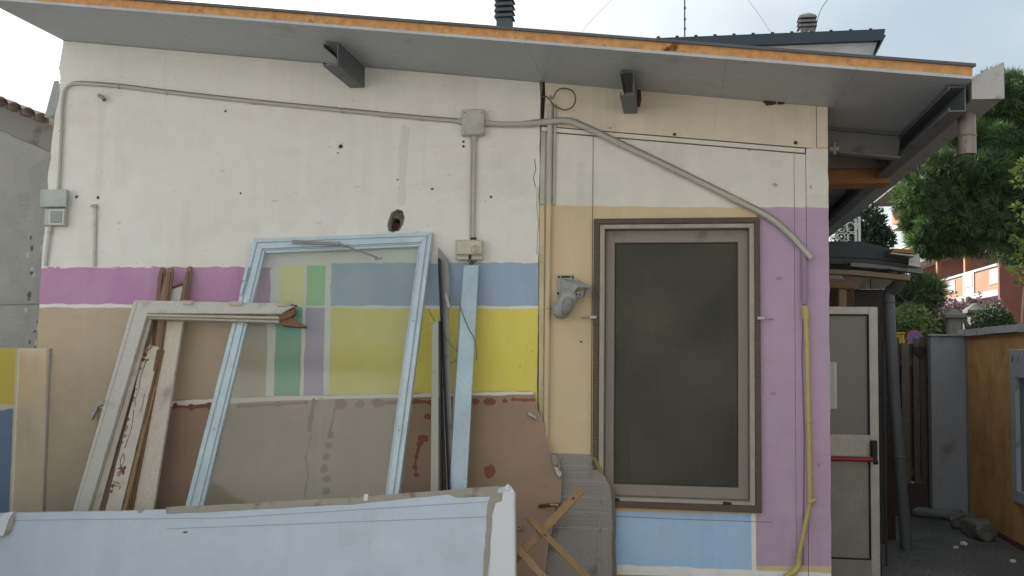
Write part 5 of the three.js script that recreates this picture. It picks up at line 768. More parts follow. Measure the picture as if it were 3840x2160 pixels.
// end of the passage: paling gate, sheet panel, ochre wall
{
  const G = thing('paling_gate', 'weathered grey paling gate closing the passage', 'gate');
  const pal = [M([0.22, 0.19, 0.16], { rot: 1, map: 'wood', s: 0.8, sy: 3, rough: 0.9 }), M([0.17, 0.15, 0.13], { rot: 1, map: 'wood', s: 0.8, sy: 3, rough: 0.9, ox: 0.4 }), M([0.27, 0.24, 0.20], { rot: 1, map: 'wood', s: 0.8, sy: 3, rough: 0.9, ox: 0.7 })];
  const x0 = [2.151, 1.654][0], x1 = [2.592, 1.659][0], yt = [2.443, 1.868][1]; let x = x0, i = 0;
  while (x < x1 - 0.03) { const w = 0.062 + 0.02 * ((i * 7) % 3) / 2, y = yt + [-0.02, 0.01, -0.05, 0.0, 0.015][i % 5], yb = [0.32, 0.36, 0.30, 0.34][i % 4]; part('paling', slab(jag([[x, yb, -5.2 + 0.01 * (i % 2)], [x, y, -5.2 + 0.01 * (i % 2)], [x + w, y - 0.01, -5.2 + 0.01 * (i % 2)], [x + w, yb, -5.2 + 0.01 * (i % 2)]], 0.006, 0.12, i).concat([]), 0.02, { bevel: 0.003 }), pal[i % 3], G); x += w + [0.006, 0.02, 0.035, 0.008][i % 4]; i++; }
  part('rail', bar([x0, 0.45, -5.235], [x1, 0.45, -5.235], 0.08, 0.04), pal[1], G); part('rail', bar([x0, 1.6, -5.235], [x1, 1.6, -5.235], 0.08, 0.04), pal[1], G); part('post', box(x1 - 0.02, x1 + 0.05, 0, yt + 0.02, -5.28, -5.2), pal[1], G); part('post', box(x0 - 0.06, x0 + 0.01, 0, yt, -5.28, -5.2), pal[1], G);
  part('added_gap_blocker', box(x0, x1, 0.35, yt - 0.06, -5.29, -5.28, 0), pal[1], G); part('kick_board', box(x0, x1, 0.0, 0.34, -5.24, -5.18), M([0.09, 0.06, 0.06], { map: 'dirt', s: 2 }), G);  // sheet behind the palings is added to block bright street light in the gaps
  const rag = M([0.03, 0.028, 0.03]); part('dark_rag', slab(jag([[2.419, 1.775, -5.17], [2.555, 1.768, -5.17], [2.546, 1.701, -5.17], [2.49, 1.658, -5.17], [2.435, 1.708, -5.17], [2.419, 1.775, -5.17]], 0.01, 0.03, 2).slice(0, -1), 0.02), rag, G);
  const S = thing('sheet_panel', 'plain grey sheet metal panel between the gate and the ochre wall', 'panel');
  const sx0 = [2.582, 1.659][0], sx1 = [2.986, 1.664][0], sy = [2.778, 1.885][1]; const sm = M([0.34, 0.36, 0.39], { rough: 0.6, metal: 0.1, map: 'dirt', s: 0.8 });
  part('sheet', box(sx0, sx1, 0.02, sy, -5.14, -5.1, 0.003), sm, S); part('frame_edge', box(sx0 - 0.03, sx0 - 0.001, 0, sy + 0.01, -5.15, -5.09, 0.002), M([0.12, 0.12, 0.12], { map: 'dirt', s: 2 }), S); part('top_flange', box(sx0 - 0.03, sx1, sy + 0.001, sy + 0.02, -5.16, -5.06, 0.002), M([0.25, 0.26, 0.27], { rough: 0.5, metal: 0.3 }), S);
  const O = thing('ochre_wall', 'ochre rendered garden wall with a weathered pale coping', 'wall');
  const oc = board(-6, 4, 0, 2, 200); oc.rect([-8, -1], [6, 3], 'rgb(220, 172, 108)', 0); oc.g.globalAlpha = 0.06; oc.speckle(1600, 0.02, 0.22, ['#8a5a28', '#b58a4a', '#6e4620', '#a87838']); oc.g.globalAlpha = 0.3; oc.speckle(300, 0.004, 0.012, ['#5a3a1c', '#c9a468']); oc.g.globalAlpha = 1;
  for (let k = 0; k < 7; k++) { let x = rr(1.5, 5), y = rr(0.1, 1.8); const pts = [[x, y]]; for (let q = 0; q < 8; q++) { x += rr(-0.04, 0.04); y -= rr(0.02, 0.07); pts.push([x, y]); } oc.g.globalAlpha = 0.6; oc.line(pts, 0.004, '#3c2613'); }
  for (let k = 0; k < 150; k++) { oc.g.globalAlpha = 0.25; oc.blob([rr(0, 5.2), 0.25 * rnd() * rnd()], rr(0.008, 0.05), rr(0.008, 0.04), rnd() < 0.5 ? '#3a2a1c' : '#8d8478', 10); } oc.g.globalAlpha = 1;
  // wall runs towards the viewer: local u of its plane is -z
  const X0 = 2.93, wz0 = -3.55, wz1 = -2.70;
  part('wall_face', slab([[X0, 0, 6], [X0, 0, -5.09], [X0, 1.885, -5.09], [X0, 1.885, 6]], 0.2, { bevel: 0.004, holes: [[[X0, 0.43, wz0], [X0, 1.60, wz0], [X0, 1.60, wz1], [X0, 0.43, wz1]]] }), painted(oc, 0.9, 0.004), O);
  const cp = [M([0.62, 0.61, 0.60], { map: 'dirt', s: 2.2, bump: 'plaster', bs: 3, bh: 0.02 }), M([0.66, 0.66, 0.66], { map: 'dirt', s: 2.2, ox: 0.5, bump: 'plaster', bs: 3, bh: 0.02 })];
  for (let k = 0; k < 11; k++) { const za = -5.3 + k * 1.0; part('coping_stone', box(X0 - 0.035, X0 + 0.24, 1.887 + (k % 2) * 0.006, 1.955 + (k % 3) * 0.005, za + 0.004, za + 0.996, 0.008), cp[k % 2], O); }
  part('skirting', slab([[X0 - 0.012, 0, 6], [X0 - 0.012, 0, -4.2], [X0 - 0.012, 0.05, -4.2], [X0 - 0.012, 0.05, 6]], 0.011, { bevel: 0.002 }), M([0.16, 0.07, 0.05], { map: 'dirt', s: 3 }), O, 'dark red painted skirting');
  part('broken_edge', slab(jag([[X0 - 0.004, 0.05, -5.09], [X0 - 0.004, 1.88, -5.09], [X0 - 0.004, 1.88, -5.02], [X0 - 0.004, 0.05, -5.0], [X0 - 0.004, 0.05, -5.09]].map((p) => p), 0.02, 0.06, 4).slice(0, -1), 0.003, { bevel: 0 }), M([0.4, 0.36, 0.3], { map: 'dirt', s: 4 }), O);
  const Wf = part('window', slab([[X0 - 0.02, 0.40, wz0 - 0.03], [X0 - 0.02, 1.74, wz0 - 0.03], [X0 - 0.02, 1.74, wz1 + 0.03], [X0 - 0.02, 0.40, wz1 + 0.03]], 0.05, { bevel: 0.004, holes: [[[X0 - 0.02, 0.50, wz0 + 0.1], [X0 - 0.02, 1.50, wz0 + 0.1], [X0 - 0.02, 1.50, wz1 - 0.1], [X0 - 0.02, 0.50, wz1 - 0.1]]] }), M([0.50, 0.54, 0.58], { rough: 0.5, map: 'dirt', s: 2 }), O, 'pale blue-white window frame');
  part('pane', slab([[X0 + 0.02, 0.46, wz0 + 0.06], [X0 + 0.02, 1.56, wz0 + 0.06], [X0 + 0.02, 1.56, wz1 - 0.06], [X0 + 0.02, 0.46, wz1 - 0.06]], 0.006, { bevel: 0 }), new THREE.MeshPhysicalMaterial({ color: new THREE.Color(0.18, 0.2, 0.2), transmission: 0.2, roughness: 0.2, thickness: 0 }), Wf);
  for (const [zz, s] of [[wz0 + 0.04, 0.03], [wz0 + 0.2, 0.02]]) part('paint_wear', slab(jag([[X0 - 0.0215, 1.66, zz], [X0 - 0.0215, 1.69, zz + s], [X0 - 0.0215, 1.64, zz + s * 1.4], [X0 - 0.0215, 1.62, zz + s * 0.3], [X0 - 0.0215, 1.66, zz]], 0.006, 0.01, 3).slice(0, -1), 0.001, { bevel: 0 }), M([0.12, 0.12, 0.13]), Wf);
  // rubble and kerb pieces on the floor
  const rub = (name, label, p, s, m, sd) => { const g = new THREE.IcosahedronGeometry(1, 3), ps = g.attributes.position; for (let k = 0; k < ps.count; k++) { const v = new THREE.Vector3().fromBufferAttribute(ps, k); v.x = Math.sign(v.x) * Math.min(Math.abs(v.x), 0.72); v.y = Math.sign(v.y) * Math.min(Math.abs(v.y), 0.7); v.z = Math.sign(v.z) * Math.min(Math.abs(v.z), 0.72); v.multiplyScalar(1 + 0.22 * fbm(v.x * 2 + sd, v.y * 2, v.z * 2, 4)); ps.setXYZ(k, v.x * s[0], v.y * s[1], v.z * s[2]); } g.computeVertexNormals(); g.rotateY(sd); g.computeBoundingBox(); g.translate(p[0], -g.boundingBox.min.y, p[2]); return single(name, g, m, label, 'rubble'); };
  const cm = M([0.30, 0.29, 0.275], { map: 'dirt', s: 3, bump: 'plaster', bs: 6, bh: 0.02 });
  rub('concrete_lump', 'long broken kerb lump against the ochre wall foot', [2.731, 0, -3.988], [0.12, 0.11, 0.3], cm, 0.1); rub('concrete_lump', 'small rounded concrete lump at the end of the floor pipe', [2.728, 0, -4.48], [0.13, 0.1, 0.16], cm, 1.3); rub('plaster_fragment', 'small white plaster fragment on the passage floor', [2.484, 0, -3.524], [0.035, 0.02, 0.03], M([0.7, 0.69, 0.66]), 2.2); rub('plaster_fragment', 'tiny white fragment near the ochre wall skirting', [2.675, 0, -2.796], [0.03, 0.015, 0.025], M([0.7, 0.69, 0.66]), 3.1); rub('plaster_fragment', 'flat pale chip lying beside the kerb lump', [2.373, 0, -3.345], [0.05, 0.012, 0.03], M([0.5, 0.5, 0.48]), 4.4);
  const fp = [2.373, 0, -5.261], fq = [2.795, 0, -4.937]; const pipeF = thing('floor_pipe', 'grey pipe lying on the ground before the gate', 'pipe'); part('tube', pipe(add3(fp, [0, 0.05, 0]), add3(fq, [0, 0.05, 0]), 0.05, 18), M([0.22, 0.25, 0.25], { map: 'dirt', s: 2 }), pipeF); part('collar', pipe(add3(lerp3(fp, fq, 0.9), [0, 0.056, 0]), add3(fq, [0.02, 0.056, 0]), 0.057, 18), M([0.2, 0.22, 0.22], { map: 'dirt', s: 2 }), pipeF);
  const gg = new THREE.DodecahedronGeometry(1, 0), gi = new THREE.InstancedMesh(gg, M([0.30, 0.29, 0.27]), 900), go = new THREE.Object3D(), gc = new THREE.Color();
  for (let k = 0; k < 900; k++) { const edge = rnd() < 0.55, x = edge ? 2.85 - Math.abs(rr(-0.3, 0.3)) * rnd() : rr(1.0, 2.85), zz = rr(-5.1, -0.5), sz = rr(0.003, 0.011); go.position.set(x, sz * 0.5, zz); go.rotation.set(rr(0, 3), rr(0, 3), rr(0, 3)); go.scale.set(sz * rr(0.8, 1.8), sz * 0.7, sz); go.updateMatrix(); gi.setMatrixAt(k, go.matrix); const v = rr(0.3, 1.6); gi.setColorAt(k, gc.setRGB(v, v * rr(0.85, 1), v * rr(0.6, 0.95))); }
  gi.name = 'grit'; gi.userData.kind = 'stuff'; tag(gi, 'loose grit and crumbs on the passage floor', 'grit'); scene.add(gi);
  // dark weeds in the corner
  const wd = [], lf = new THREE.Matrix4(); for (let k = 0; k < 260; k++) { const b = add3([2.788, 0, -5.587], [rr(-0.2, 0.28), 0, rr(-0.1, 0.15)]), h = rr(0.15, 0.62) * (1 - Math.abs(b[0] - [2.788, 0, -5.587][0]) * 1.6), t = rr(-0.16, 0.16); const g = new THREE.BufferGeometry(); g.setAttribute('position', new THREE.Float32BufferAttribute([b[0] - 0.012, 0, b[2], b[0] + 0.012, 0, b[2], b[0] + t, Math.max(0.06, h), b[2] + rr(-0.1, 0.1)], 3)); g.setAttribute('uv', new THREE.Float32BufferAttribute([0, 0, 1, 0, 0.5, 1], 2)); g.computeVertexNormals(); wd.push(g); }
  const weeds = part('weeds', merge(wd), M([0.035, 0.05, 0.025])); weeds.userData.kind = 'stuff'; tag(weeds, 'dark weeds growing in the corner by the gate', 'weeds');
}

// ---------------------------------------------------------------- background
function leafGeo(l, w) { const g = new THREE.BufferGeometry(); g.setAttribute('position', new THREE.Float32BufferAttribute([0, 0, 0, w / 2, l * 0.45, w * 0.12, 0, l, 0, 0, 0, 0, 0, l, 0, -w / 2, l * 0.45, w * 0.12], 3)); g.setAttribute('uv', new THREE.Float32BufferAttribute([0.5, 0, 1, 0.5, 0.5, 1, 0.5, 0, 0.5, 1, 0, 0.5], 2)); g.computeVertexNormals(); return g; }
function tuftGeo(n, l, w) { const list = []; for (let i = 0; i < n; i++) { const g = leafGeo(l * rr(0.75, 1.1), w); g.rotateY(rr(0, 6.28)); g.rotateX(rr(-0.9, 0.9)); g.rotateZ(rr(-0.9, 0.9)); list.push(g); } return merge(list); }
// clumps: [centre, radius, flatten]; leaves spread over and inside each clump
function crown(parent, name, clumps, geo, cols, count, smin, smax, outward = 0.6, transmission = 0.3) {
  const total = clumps.reduce((s, c) => s + c[1] ** 2, 0), m = new THREE.MeshPhysicalMaterial({ color: 0xffffff, roughness: 0.75, transmission, thickness: 0, side: THREE.DoubleSide });
  const inst = new THREE.InstancedMesh(geo, m, count); inst.name = name; inst.userData.kind = 'stuff'; inst.castShadow = inst.receiveShadow = true;
  const o = new THREE.Object3D(), c = new THREE.Color(), up = new THREE.Vector3(0, 1, 0); let k = 0;
  clumps.forEach(([p, r, fl = 0.7], ci) => {
    const n = ci === clumps.length - 1 ? count - k : Math.round(count * r * r / total);
    const tone = rr(0.6, 1.35);
    for (let i = 0; i < n && k < count; i++, k++) {
      const d = new THREE.Vector3(rr(-1, 1), rr(-1, 1), rr(-1, 1)); while (d.lengthSq() > 1 || d.lengthSq() < 0.01) d.set(rr(-1, 1), rr(-1, 1), rr(-1, 1));
      const q = d.clone().normalize(), rad = r * Math.pow(d.length(), 0.5) * (1 + 0.4 * fbm(q.x * 1.8 + ci, q.y * 1.8, q.z * 1.8, 3));
      o.position.set(p[0] + q.x * rad, p[1] + q.y * rad * fl, p[2] + q.z * rad);
      const dir = q.multiplyScalar(outward).add(new THREE.Vector3(rr(-1, 1), rr(-0.6, 1), rr(-1, 1)).multiplyScalar(1 - outward * 0.6)).normalize();
      o.quaternion.setFromUnitVectors(up, dir); o.rotateY(rr(0, 6.28)); o.scale.setScalar(rr(smin, smax)); o.updateMatrix(); inst.setMatrixAt(k, o.matrix);
      const a = cols[Math.floor(rnd() * cols.length)], v = rr(0.75, 1.2) * tone; inst.setColorAt(k, c.setRGB(a[0] * v, a[1] * v, a[2] * v));
    }
  });
  parent.add(inst); return inst;
}
function limb(pts, r0, r1, m, parent, name) { const c = new THREE.CatmullRomCurve3(pts.map(V)), g = new THREE.TubeGeometry(c, 24, 1, 8), p = g.attributes.position; for (let i = 0; i < p.count; i++) { const k = Math.floor(i / 9), ctr = c.getPointAt(Math.min(1, k / 24)), v = new THREE.Vector3().fromBufferAttribute(p, i).sub(ctr), r = r0 + (r1 - r0) * k / 24; p.setXYZ(i, ctr.x + v.x * r, ctr.y + v.y * r, ctr.z + v.z * r); } g.computeVertexNormals(); return part(name, g, m, parent); }
const bark = M([0.10, 0.07, 0.05], { map: 'wood', s: 1, sy: 1, rough: 0.95, bump: 'woodBump', bs: 2, bh: 0.02 });
// stone pine
{
  const Tr = thing('pine_tree', 'big dense green pine tree rising behind the passage', 'pine tree');
  const b = [8.138, 1.699, -19], base = [b[0], 0, -19.5];
  limb([base, [b[0] - 0.1, 2.5, -19.4], [b[0] + 0.1, 5, -19.5], [b[0], 7.6, -19.6]], 0.28, 0.06, bark, Tr, 'trunk');
  const cl = [];
  const spots = [[7.206, 7.241, -19], [7.605, 7.624, -19], [6.513, 6.57, -18.4], [6.168, 6.063, -18.6], [5.821, 5.859, -19], [5.55, 5.487, -19], [5.713, 5.24, -18], [6.256, 5.47, -17.8], [6.789, 5.87, -17.6], [7.409, 6.289, -18], [8.074, 7.219, -19], [5.481, 4.825, -18.6], [5.66, 4.521, -18], [6.135, 4.658, -17.7], [6.689, 4.816, -17.6], [7.247, 5.19, -17.8], [5.664, 4.341, -18.4], [6.038, 4.339, -18], [6.544, 4.47, -18], [7.209, 4.42, -18], [7.732, 4.708, -18.2], [7.845, 4.256, -19], [7.104, 7.091, -19.6], [6.552, 5.725, -20], [7.856, 5.725, -18.4], [7.404, 6.565, -20.4], [7.942, 5.867, -20.4], [6.963, 5.36, -20.2]];
  for (const s of spots) { cl.push([s, rr(0.34, 0.5), rr(0.62, 0.8)]); for (let i = 0; i < 5; i++) cl.push([add3(s, [rr(-0.5, 0.5), rr(-0.25, 0.5), rr(-0.4, 0.4)]), rr(0.2, 0.36), 0.75]); limb([[b[0], Math.max(4.9, s[1] - 0.9), -19.5], lerp3([b[0], Math.max(4.9, s[1] - 0.9), -19.5], s, 0.55).map((v, k) => (k === 1 ? v - 0.1 : v)), s], 0.07, 0.015, bark, Tr, 'branch'); }
  for (const s of [[7.612, 8.028, -19], [7.784, 7.901, -19], [7.726, 8.09, -19], [7.868, 7.786, -19]]) cl.push([s, 0.16, 1.6]);
  crown(Tr, 'crown', cl, tuftGeo(12, 0.23, 0.02), [[0.07, 0.14, 0.033], [0.095, 0.18, 0.038], [0.05, 0.105, 0.028], [0.14, 0.22, 0.045]], 15000, 0.7, 1.15, 0.75, 0.4);
}
// broadleaf branches at the right edge
{
  const Tr = thing('leafy_tree', 'bright yellow-green leafy branches at the right edge of the picture', 'tree');
  const b = [5.228, 1.684, -9]; limb([[b[0], 0, -9], [b[0] - 0.05, 2, -9], [b[0], 4.6, -9]], 0.1, 0.03, bark, Tr, 'trunk');
  const cl = [];
  for (const [s, r] of [[[4.691, 4.278, -9], 0.07], [[4.766, 4.372, -9], 0.09], [[4.667, 4.11, -9], 0.05], [[4.726, 3.644, -9], 0.06], [[4.651, 3.785, -9], 0.05], [[4.6, 3.31, -9], 0.06], [[4.68, 3.115, -9], 0.08], [[4.634, 2.892, -9], 0.07], [[4.693, 2.698, -9], 0.06], [[4.797, 3.281, -9], 0.1]]) { cl.push([s, r, 1]); limb([[b[0], s[1] - 0.5, -9], lerp3([b[0], s[1] - 0.5, -9], s, 0.5), s], 0.02, 0.006, bark, Tr, 'branch'); }
  crown(Tr, 'crown', cl, leafGeo(0.09, 0.045), [[0.30, 0.40, 0.04], [0.38, 0.46, 0.05], [0.22, 0.32, 0.04]], 340, 0.7, 1.2, 0.4, 0.55);
}
// shrubs beyond the gate
{
  const mk = (name, label, cat, cl, geo, cols, n, smin, smax, ow, stems = 3) => { const g = thing(name, label, cat); const c = cl[0][0]; for (let i = 0; i < stems; i++) limb([[c[0] + 0.15 * i, 0, c[2]], [c[0] + 0.2 * (i - 1), c[1] * 0.6, c[2]], [c[0] + 0.3 * (i - 1), c[1], c[2]]], 0.04, 0.012, bark, g, 'stem'); crown(g, 'foliage', cl, geo, cols, n, smin, smax, ow, 0.35); return g; };
  const lil = mk('lilac_shrub', 'green shrub with dusty pink blossom in front of the orange balcony', 'shrub', [[[5.121, 2.353, -15], 0.34, 0.8], [[4.751, 2.304, -15], 0.32], [[4.348, 2.195, -14.5], 0.36], [[5.563, 2.449, -15], 0.3, 0.8], [[5.415, 2.355, -15], 0.32], [[6.067, 2.509, -15.5], 0.28, 0.8], [[4.804, 2.125, -14.6], 0.4], [[5.361, 2.134, -14.8], 0.4], [[4.2, 1.965, -14.5], 0.4]], leafGeo(0.1, 0.045), [[0.07, 0.11, 0.03], [0.10, 0.14, 0.04], [0.05, 0.08, 0.03], [0.13, 0.16, 0.05]], 5200, 0.7, 1.2, 0.4);
  crown(lil, 'blossom', [[[5.162, 2.641, -15], 0.2, 0.8], [[5.566, 2.681, -15], 0.22, 0.7], [[6.015, 2.713, -15.3], 0.2, 0.7], [[4.883, 2.545, -14.6], 0.18, 0.8], [[4.664, 2.468, -14.6], 0.18], [[5.281, 2.585, -14.6], 0.2], [[4.417, 2.436, -14.4], 0.12], [[5.26, 2.836, -15], 0.07, 1.8], [[4.98, 2.835, -15], 0.05, 1.8], [[5.752, 2.853, -15], 0.06, 1.6]], leafGeo(0.07, 0.05), [[0.30, 0.16, 0.20], [0.24, 0.13, 0.17], [0.36, 0.22, 0.24], [0.16, 0.12, 0.08]], 1500, 0.6, 1.2, 0.3, 0.3);
  mk('fan_palm', 'low fan palm with spiky green leaves beyond the downpipe', 'palm', [[[4.036, 2.73, -12.5], 0.32, 0.8], [[3.872, 2.764, -12.5], 0.26, 0.8], [[4.168, 2.778, -12.5], 0.24, 0.7], [[3.763, 2.546, -12.3], 0.28], [[4.005, 2.868, -12.5], 0.16]], tuftGeo(9, 0.34, 0.03), [[0.06, 0.11, 0.03], [0.09, 0.15, 0.04], [0.12, 0.17, 0.07], [0.22, 0.25, 0.16]], 420, 0.7, 1.1, 0.85, 2);
  mk('garden_bush', 'bright green bush just above the gate', 'bush', [[[3.619, 2.294, -11], 0.3], [[3.466, 2.229, -11], 0.26], [[3.798, 2.136, -11], 0.26], [[3.585, 2.04, -11], 0.25], [[3.374, 2.07, -11], 0.2]], leafGeo(0.11, 0.03), [[0.10, 0.17, 0.03], [0.16, 0.22, 0.04], [0.07, 0.12, 0.03], [0.25, 0.27, 0.08]], 1500, 0.7, 1.2, 0.4);
  mk('clipped_bush', 'dark glossy rounded bush behind the second gate pillar', 'bush', [[[5.296, 2.357, -12.5], 0.26, 0.75], [[5.134, 2.302, -12.5], 0.2, 0.8], [[5.436, 2.304, -12.5], 0.18, 0.8], [[5.228, 2.153, -12.5], 0.25]], leafGeo(0.06, 0.03), [[0.035, 0.07, 0.018], [0.05, 0.10, 0.025], [0.09, 0.15, 0.04]], 2600, 0.7, 1.2, 0.4);
  const dk = mk('dark_conifer', 'distant dark tree beside the white wrought ironwork', 'tree', [[[4.796, 5.008, -22], 0.55, 1.3], [[4.95, 5.218, -22], 0.35, 1.3], [[5.046, 4.795, -22], 0.45], [[5.266, 4.741, -22], 0.3], [[4.698, 5.273, -22], 0.3, 1.5], [[4.642, 4.692, -22], 0.6], [[5.099, 5.058, -22], 0.18, 1.6], [[5.298, 4.92, -22], 0.12, 1.8]], leafGeo(0.16, 0.06), [[0.03, 0.055, 0.03], [0.045, 0.075, 0.035]], 3600, 0.7, 1.2, 0.4);
}
// gate pillars across the street
{
  const st = M([0.22, 0.205, 0.175], { map: 'dirt', s: 1.2, bump: 'plaster', bs: 2, bh: 0.01 });
  const pil = (label, z, u0, y1, y2, w) => { const P = thing('gate_pillar', label, 'pillar', 'capped stone gate pillars'); part('shaft', box(u0, u0 + w, 0, y1, z - w, z, 0.01), st, P); const c = new THREE.CylinderGeometry(0.06, (w + 0.14) * 0.7071, y2 - y1 - 0.05, 4, 1); c.rotateY(Math.PI / 4); c.translate(u0 + w / 2, (y1 + y2) / 2 + 0.025, z - w / 2); part('cap', [box(u0 - 0.07, u0 + w + 0.07, y1, y1 + 0.05, z - w - 0.07, z + 0.07, 0.01), c], st, P); return P; };
  pil('full stone gate pillar with pyramid cap standing over the grey sheet panel', -12, [4.444, 2.268][0], [4.527, 2.335][1], [4.529, 2.482][1], 0.2);
  pil('second stone gate pillar half hidden by the clipped bush', -13.2, [5.113, 2.382][0], [5.161, 2.474][1], [5.231, 2.652][1], 0.24);
  const cu = thing('curved_parapet', 'pale curved stone parapet between the gate pillars', 'parapet'); part('coping', tube([[4.845, 2.338, -12.6], [4.876, 2.255, -12.6], [4.914, 2.208, -12.6], [4.972, 2.181, -12.6]], 0.04, 20, 8), st, cu); part('wall', slab([[[4.845, 2.358][0], 0, -12.6], [[4.975, 2.359][0], 0, -12.6], [4.972, 2.181, -12.6], [4.914, 2.208, -12.6], [4.876, 2.255, -12.6], [4.845, 2.338, -12.6]], 0.1), st, cu);
  // no-parking sign
  const S = thing('no_parking_sign', 'round blue and red no-parking sign above the gate', 'sign');
  const c = [3.383, 1.957, -9.6], r = 0.108;
  part('pole', pipe([c[0], 0, c[2] - 0.03], [c[0], c[1] + 0.1, c[2] - 0.03], 0.025), mat.zinc, S);
  const disc = part('disc', new THREE.CylinderGeometry(r, r, 0.008, 40).rotateX(Math.PI / 2).translate(...c), M([0.42, 0.03, 0.04], { rough: 0.4 }), S); part('blue_field', new THREE.CylinderGeometry(r * 0.78, r * 0.78, 0.004, 40).rotateX(Math.PI / 2).translate(c[0], c[1], c[2] + 0.0065), M([0.04, 0.10, 0.35], { rough: 0.4 }), disc);
  part('red_stroke', bar([c[0] - r * 0.55, c[1] + r * 0.55, c[2] + 0.011], [c[0] + r * 0.55, c[1] - r * 0.55, c[2] + 0.011], r * 0.2, 0.004), M([0.42, 0.03, 0.04], { rough: 0.4 }), disc);
  const yb = thing('yellow_bin', 'small yellow object peeking over the gate beside the sign', 'bin'); const y0 = [3.204, 2.026, -9.9], y1 = [3.305, 1.92, -9.9]; part('body', box(y0[0], y1[0], 0, y0[1] - 0.015, -10.1, -9.9, 0.02), M([0.5, 0.30, 0.02], { rough: 0.5 }), yb); part('lid', box(y0[0] - 0.01, y1[0] + 0.01, y0[1] - 0.014, y0[1] + 0.01, -10.11, -9.89, 0.008), M([0.45, 0.27, 0.02], { rough: 0.5 }), yb);
}
// white scrollwork on a far terrace
{
  const I = thing('wrought_ironwork', 'white wrought-iron scrollwork with a post on the terrace', 'ironwork'); const wm = M([0.62, 0.6, 0.57], { rough: 0.5 }); const z = -8;
  const pp = [[2.313, 3.497, -8], [2.359, 3.534, -8]], pb = [2.335, 3.198, -8];
  for (const p of pp) part('post', box(p[0] - 0.016, p[0] + 0.016, pb[1] - 0.3, p[1], z - 0.03, z, 0.003), wm, I);
  const sc = (c, r, dir, turn) => { const pts = []; for (let i = 0; i <= 26; i++) { const a = turn + dir * i / 26 * 7.2, q = r * (1 - 0.55 * i / 26); pts.push([c[0] + Math.cos(a) * q, c[1] + Math.sin(a) * q, z]); } part('scroll', tube(pts, 0.0075, 70, 6), wm, I); };
  sc([2.251, 3.402, -8], 0.095, -1, 1.2); sc([2.249, 3.252, -8], 0.09, 1, 3.4); sc([2.126, 3.253, -8], 0.095, -1, 0.6); sc([2.138, 3.376, -8], 0.08, 1, 5); sc([2.029, 3.243, -8], 0.07, -1, 2.2); part('base_bar', bar([1.833, 3.19, -8], [2.346, 3.187, -8], 0.02, 0.02), wm, I);
  const ter = thing('terrace_block', 'dark terrace parapet carrying the white ironwork', 'terrace'); part('parapet', box([1.522, 3.192][0], [2.386, 3.187][0], [2.038, 3.184][1] - 0.35, [2.038, 3.184][1], -8.3, -7.9, 0.01), M([0.12, 0.12, 0.12], { map: 'dirt', s: 1 }), ter); part('support_wall', box([1.522, 3.192][0] + 0.05, [2.346, 3.187][0], 0, [2.038, 3.184][1] - 0.351, -8.28, -7.95, 0), M([0.2, 0.19, 0.18], { map: 'dirt', s: 1 }), ter);
}
// orange apartment block
{
  const O = thing('apartment_block', 'orange apartment block with sunlit white-banded balcony behind the pine', 'building');
  const or = M([0.52, 0.255, 0.125], { map: 'blot', s: 0.25 }), rd = M([0.30, 0.11, 0.075], { map: 'blot', s: 0.2 }), wh = M([0.72, 0.70, 0.66], { map: 'blot', s: 0.3 }), pnl = M([0.55, 0.55, 0.52], { map: 'blot', s: 0.6 });
  const X = 15.4, zN = [15.4, 5.621, -47.404][2], zF = -73;
  part('wall', box(X + 1.3, X + 12, 0, 13, zF, zN + 0.3, 0.02), rd, O); part('end_wall', box(X - 0.05, X + 1.29, 0, 13, zN, zN + 0.28, 0.02), rd, O);
  for (const [lvl, vis] of [[0, true], [3.1, true], [6.2, true]]) {
    const yb = [15.4, 5.092, -47.372][1] + lvl, yt = [15.4, 6.249, -47.43][1] + lvl;
    const L = -zF + zN;
    const bal = part('balcony', slab([[X, yb, zN], [X, yt, zN], [X, yt, zF], [X, yb, zF]], 0.15, { bevel: 0 }), or, O); part('slab_band', box(X - 0.06, X + 1.29, yb - 0.30, yb - 0.001, zF, zN - 0.01, 0.01), wh, bal); part('top_rail', box(X - 0.06, X + 0.2, yt + 0.001, yt + 0.12, zF, zN - 0.01, 0.01), wh, bal);
    for (const [z0, z1] of [[-47.4, -48.9], [-55.5, -57.2], [-64, -66]]) part('frosted_panel', box(X - 0.025, X - 0.001, yb + 0.3, yt - 0.1, z1, z0, 0.005), pnl, bal); for (const z0 of [-51.6]) { const fp = part('white_bay', box(X - 0.05, X - 0.001, yb, yt, z0 - 2.2, z0, 0.01), wh, bal); part('bay_glass', box(X - 0.07, X - 0.051, yb + 0.42, yt - 0.06, z0 - 1.95, z0 - 0.25, 0.005), pnl, fp); }
    for (const z0 of [-54.2, -60.5]) part('column', box(X + 0.2, X + 0.5, yt + 0.12, yt + 1.92, z0 - 0.35, z0, 0.01), or, O); part('recess_wall', box(X + 1.24, X + 1.29, yt - 1, yt + 1.9, -50.5, zN - 1, 0), M([0.42, 0.36, 0.24]), O);
  }
  part('roof', box(X - 1.4, X + 13, 13.0, 13.35, zF - 1.2, zN + 1, 0.02), M([0.16, 0.13, 0.12]), O);
}
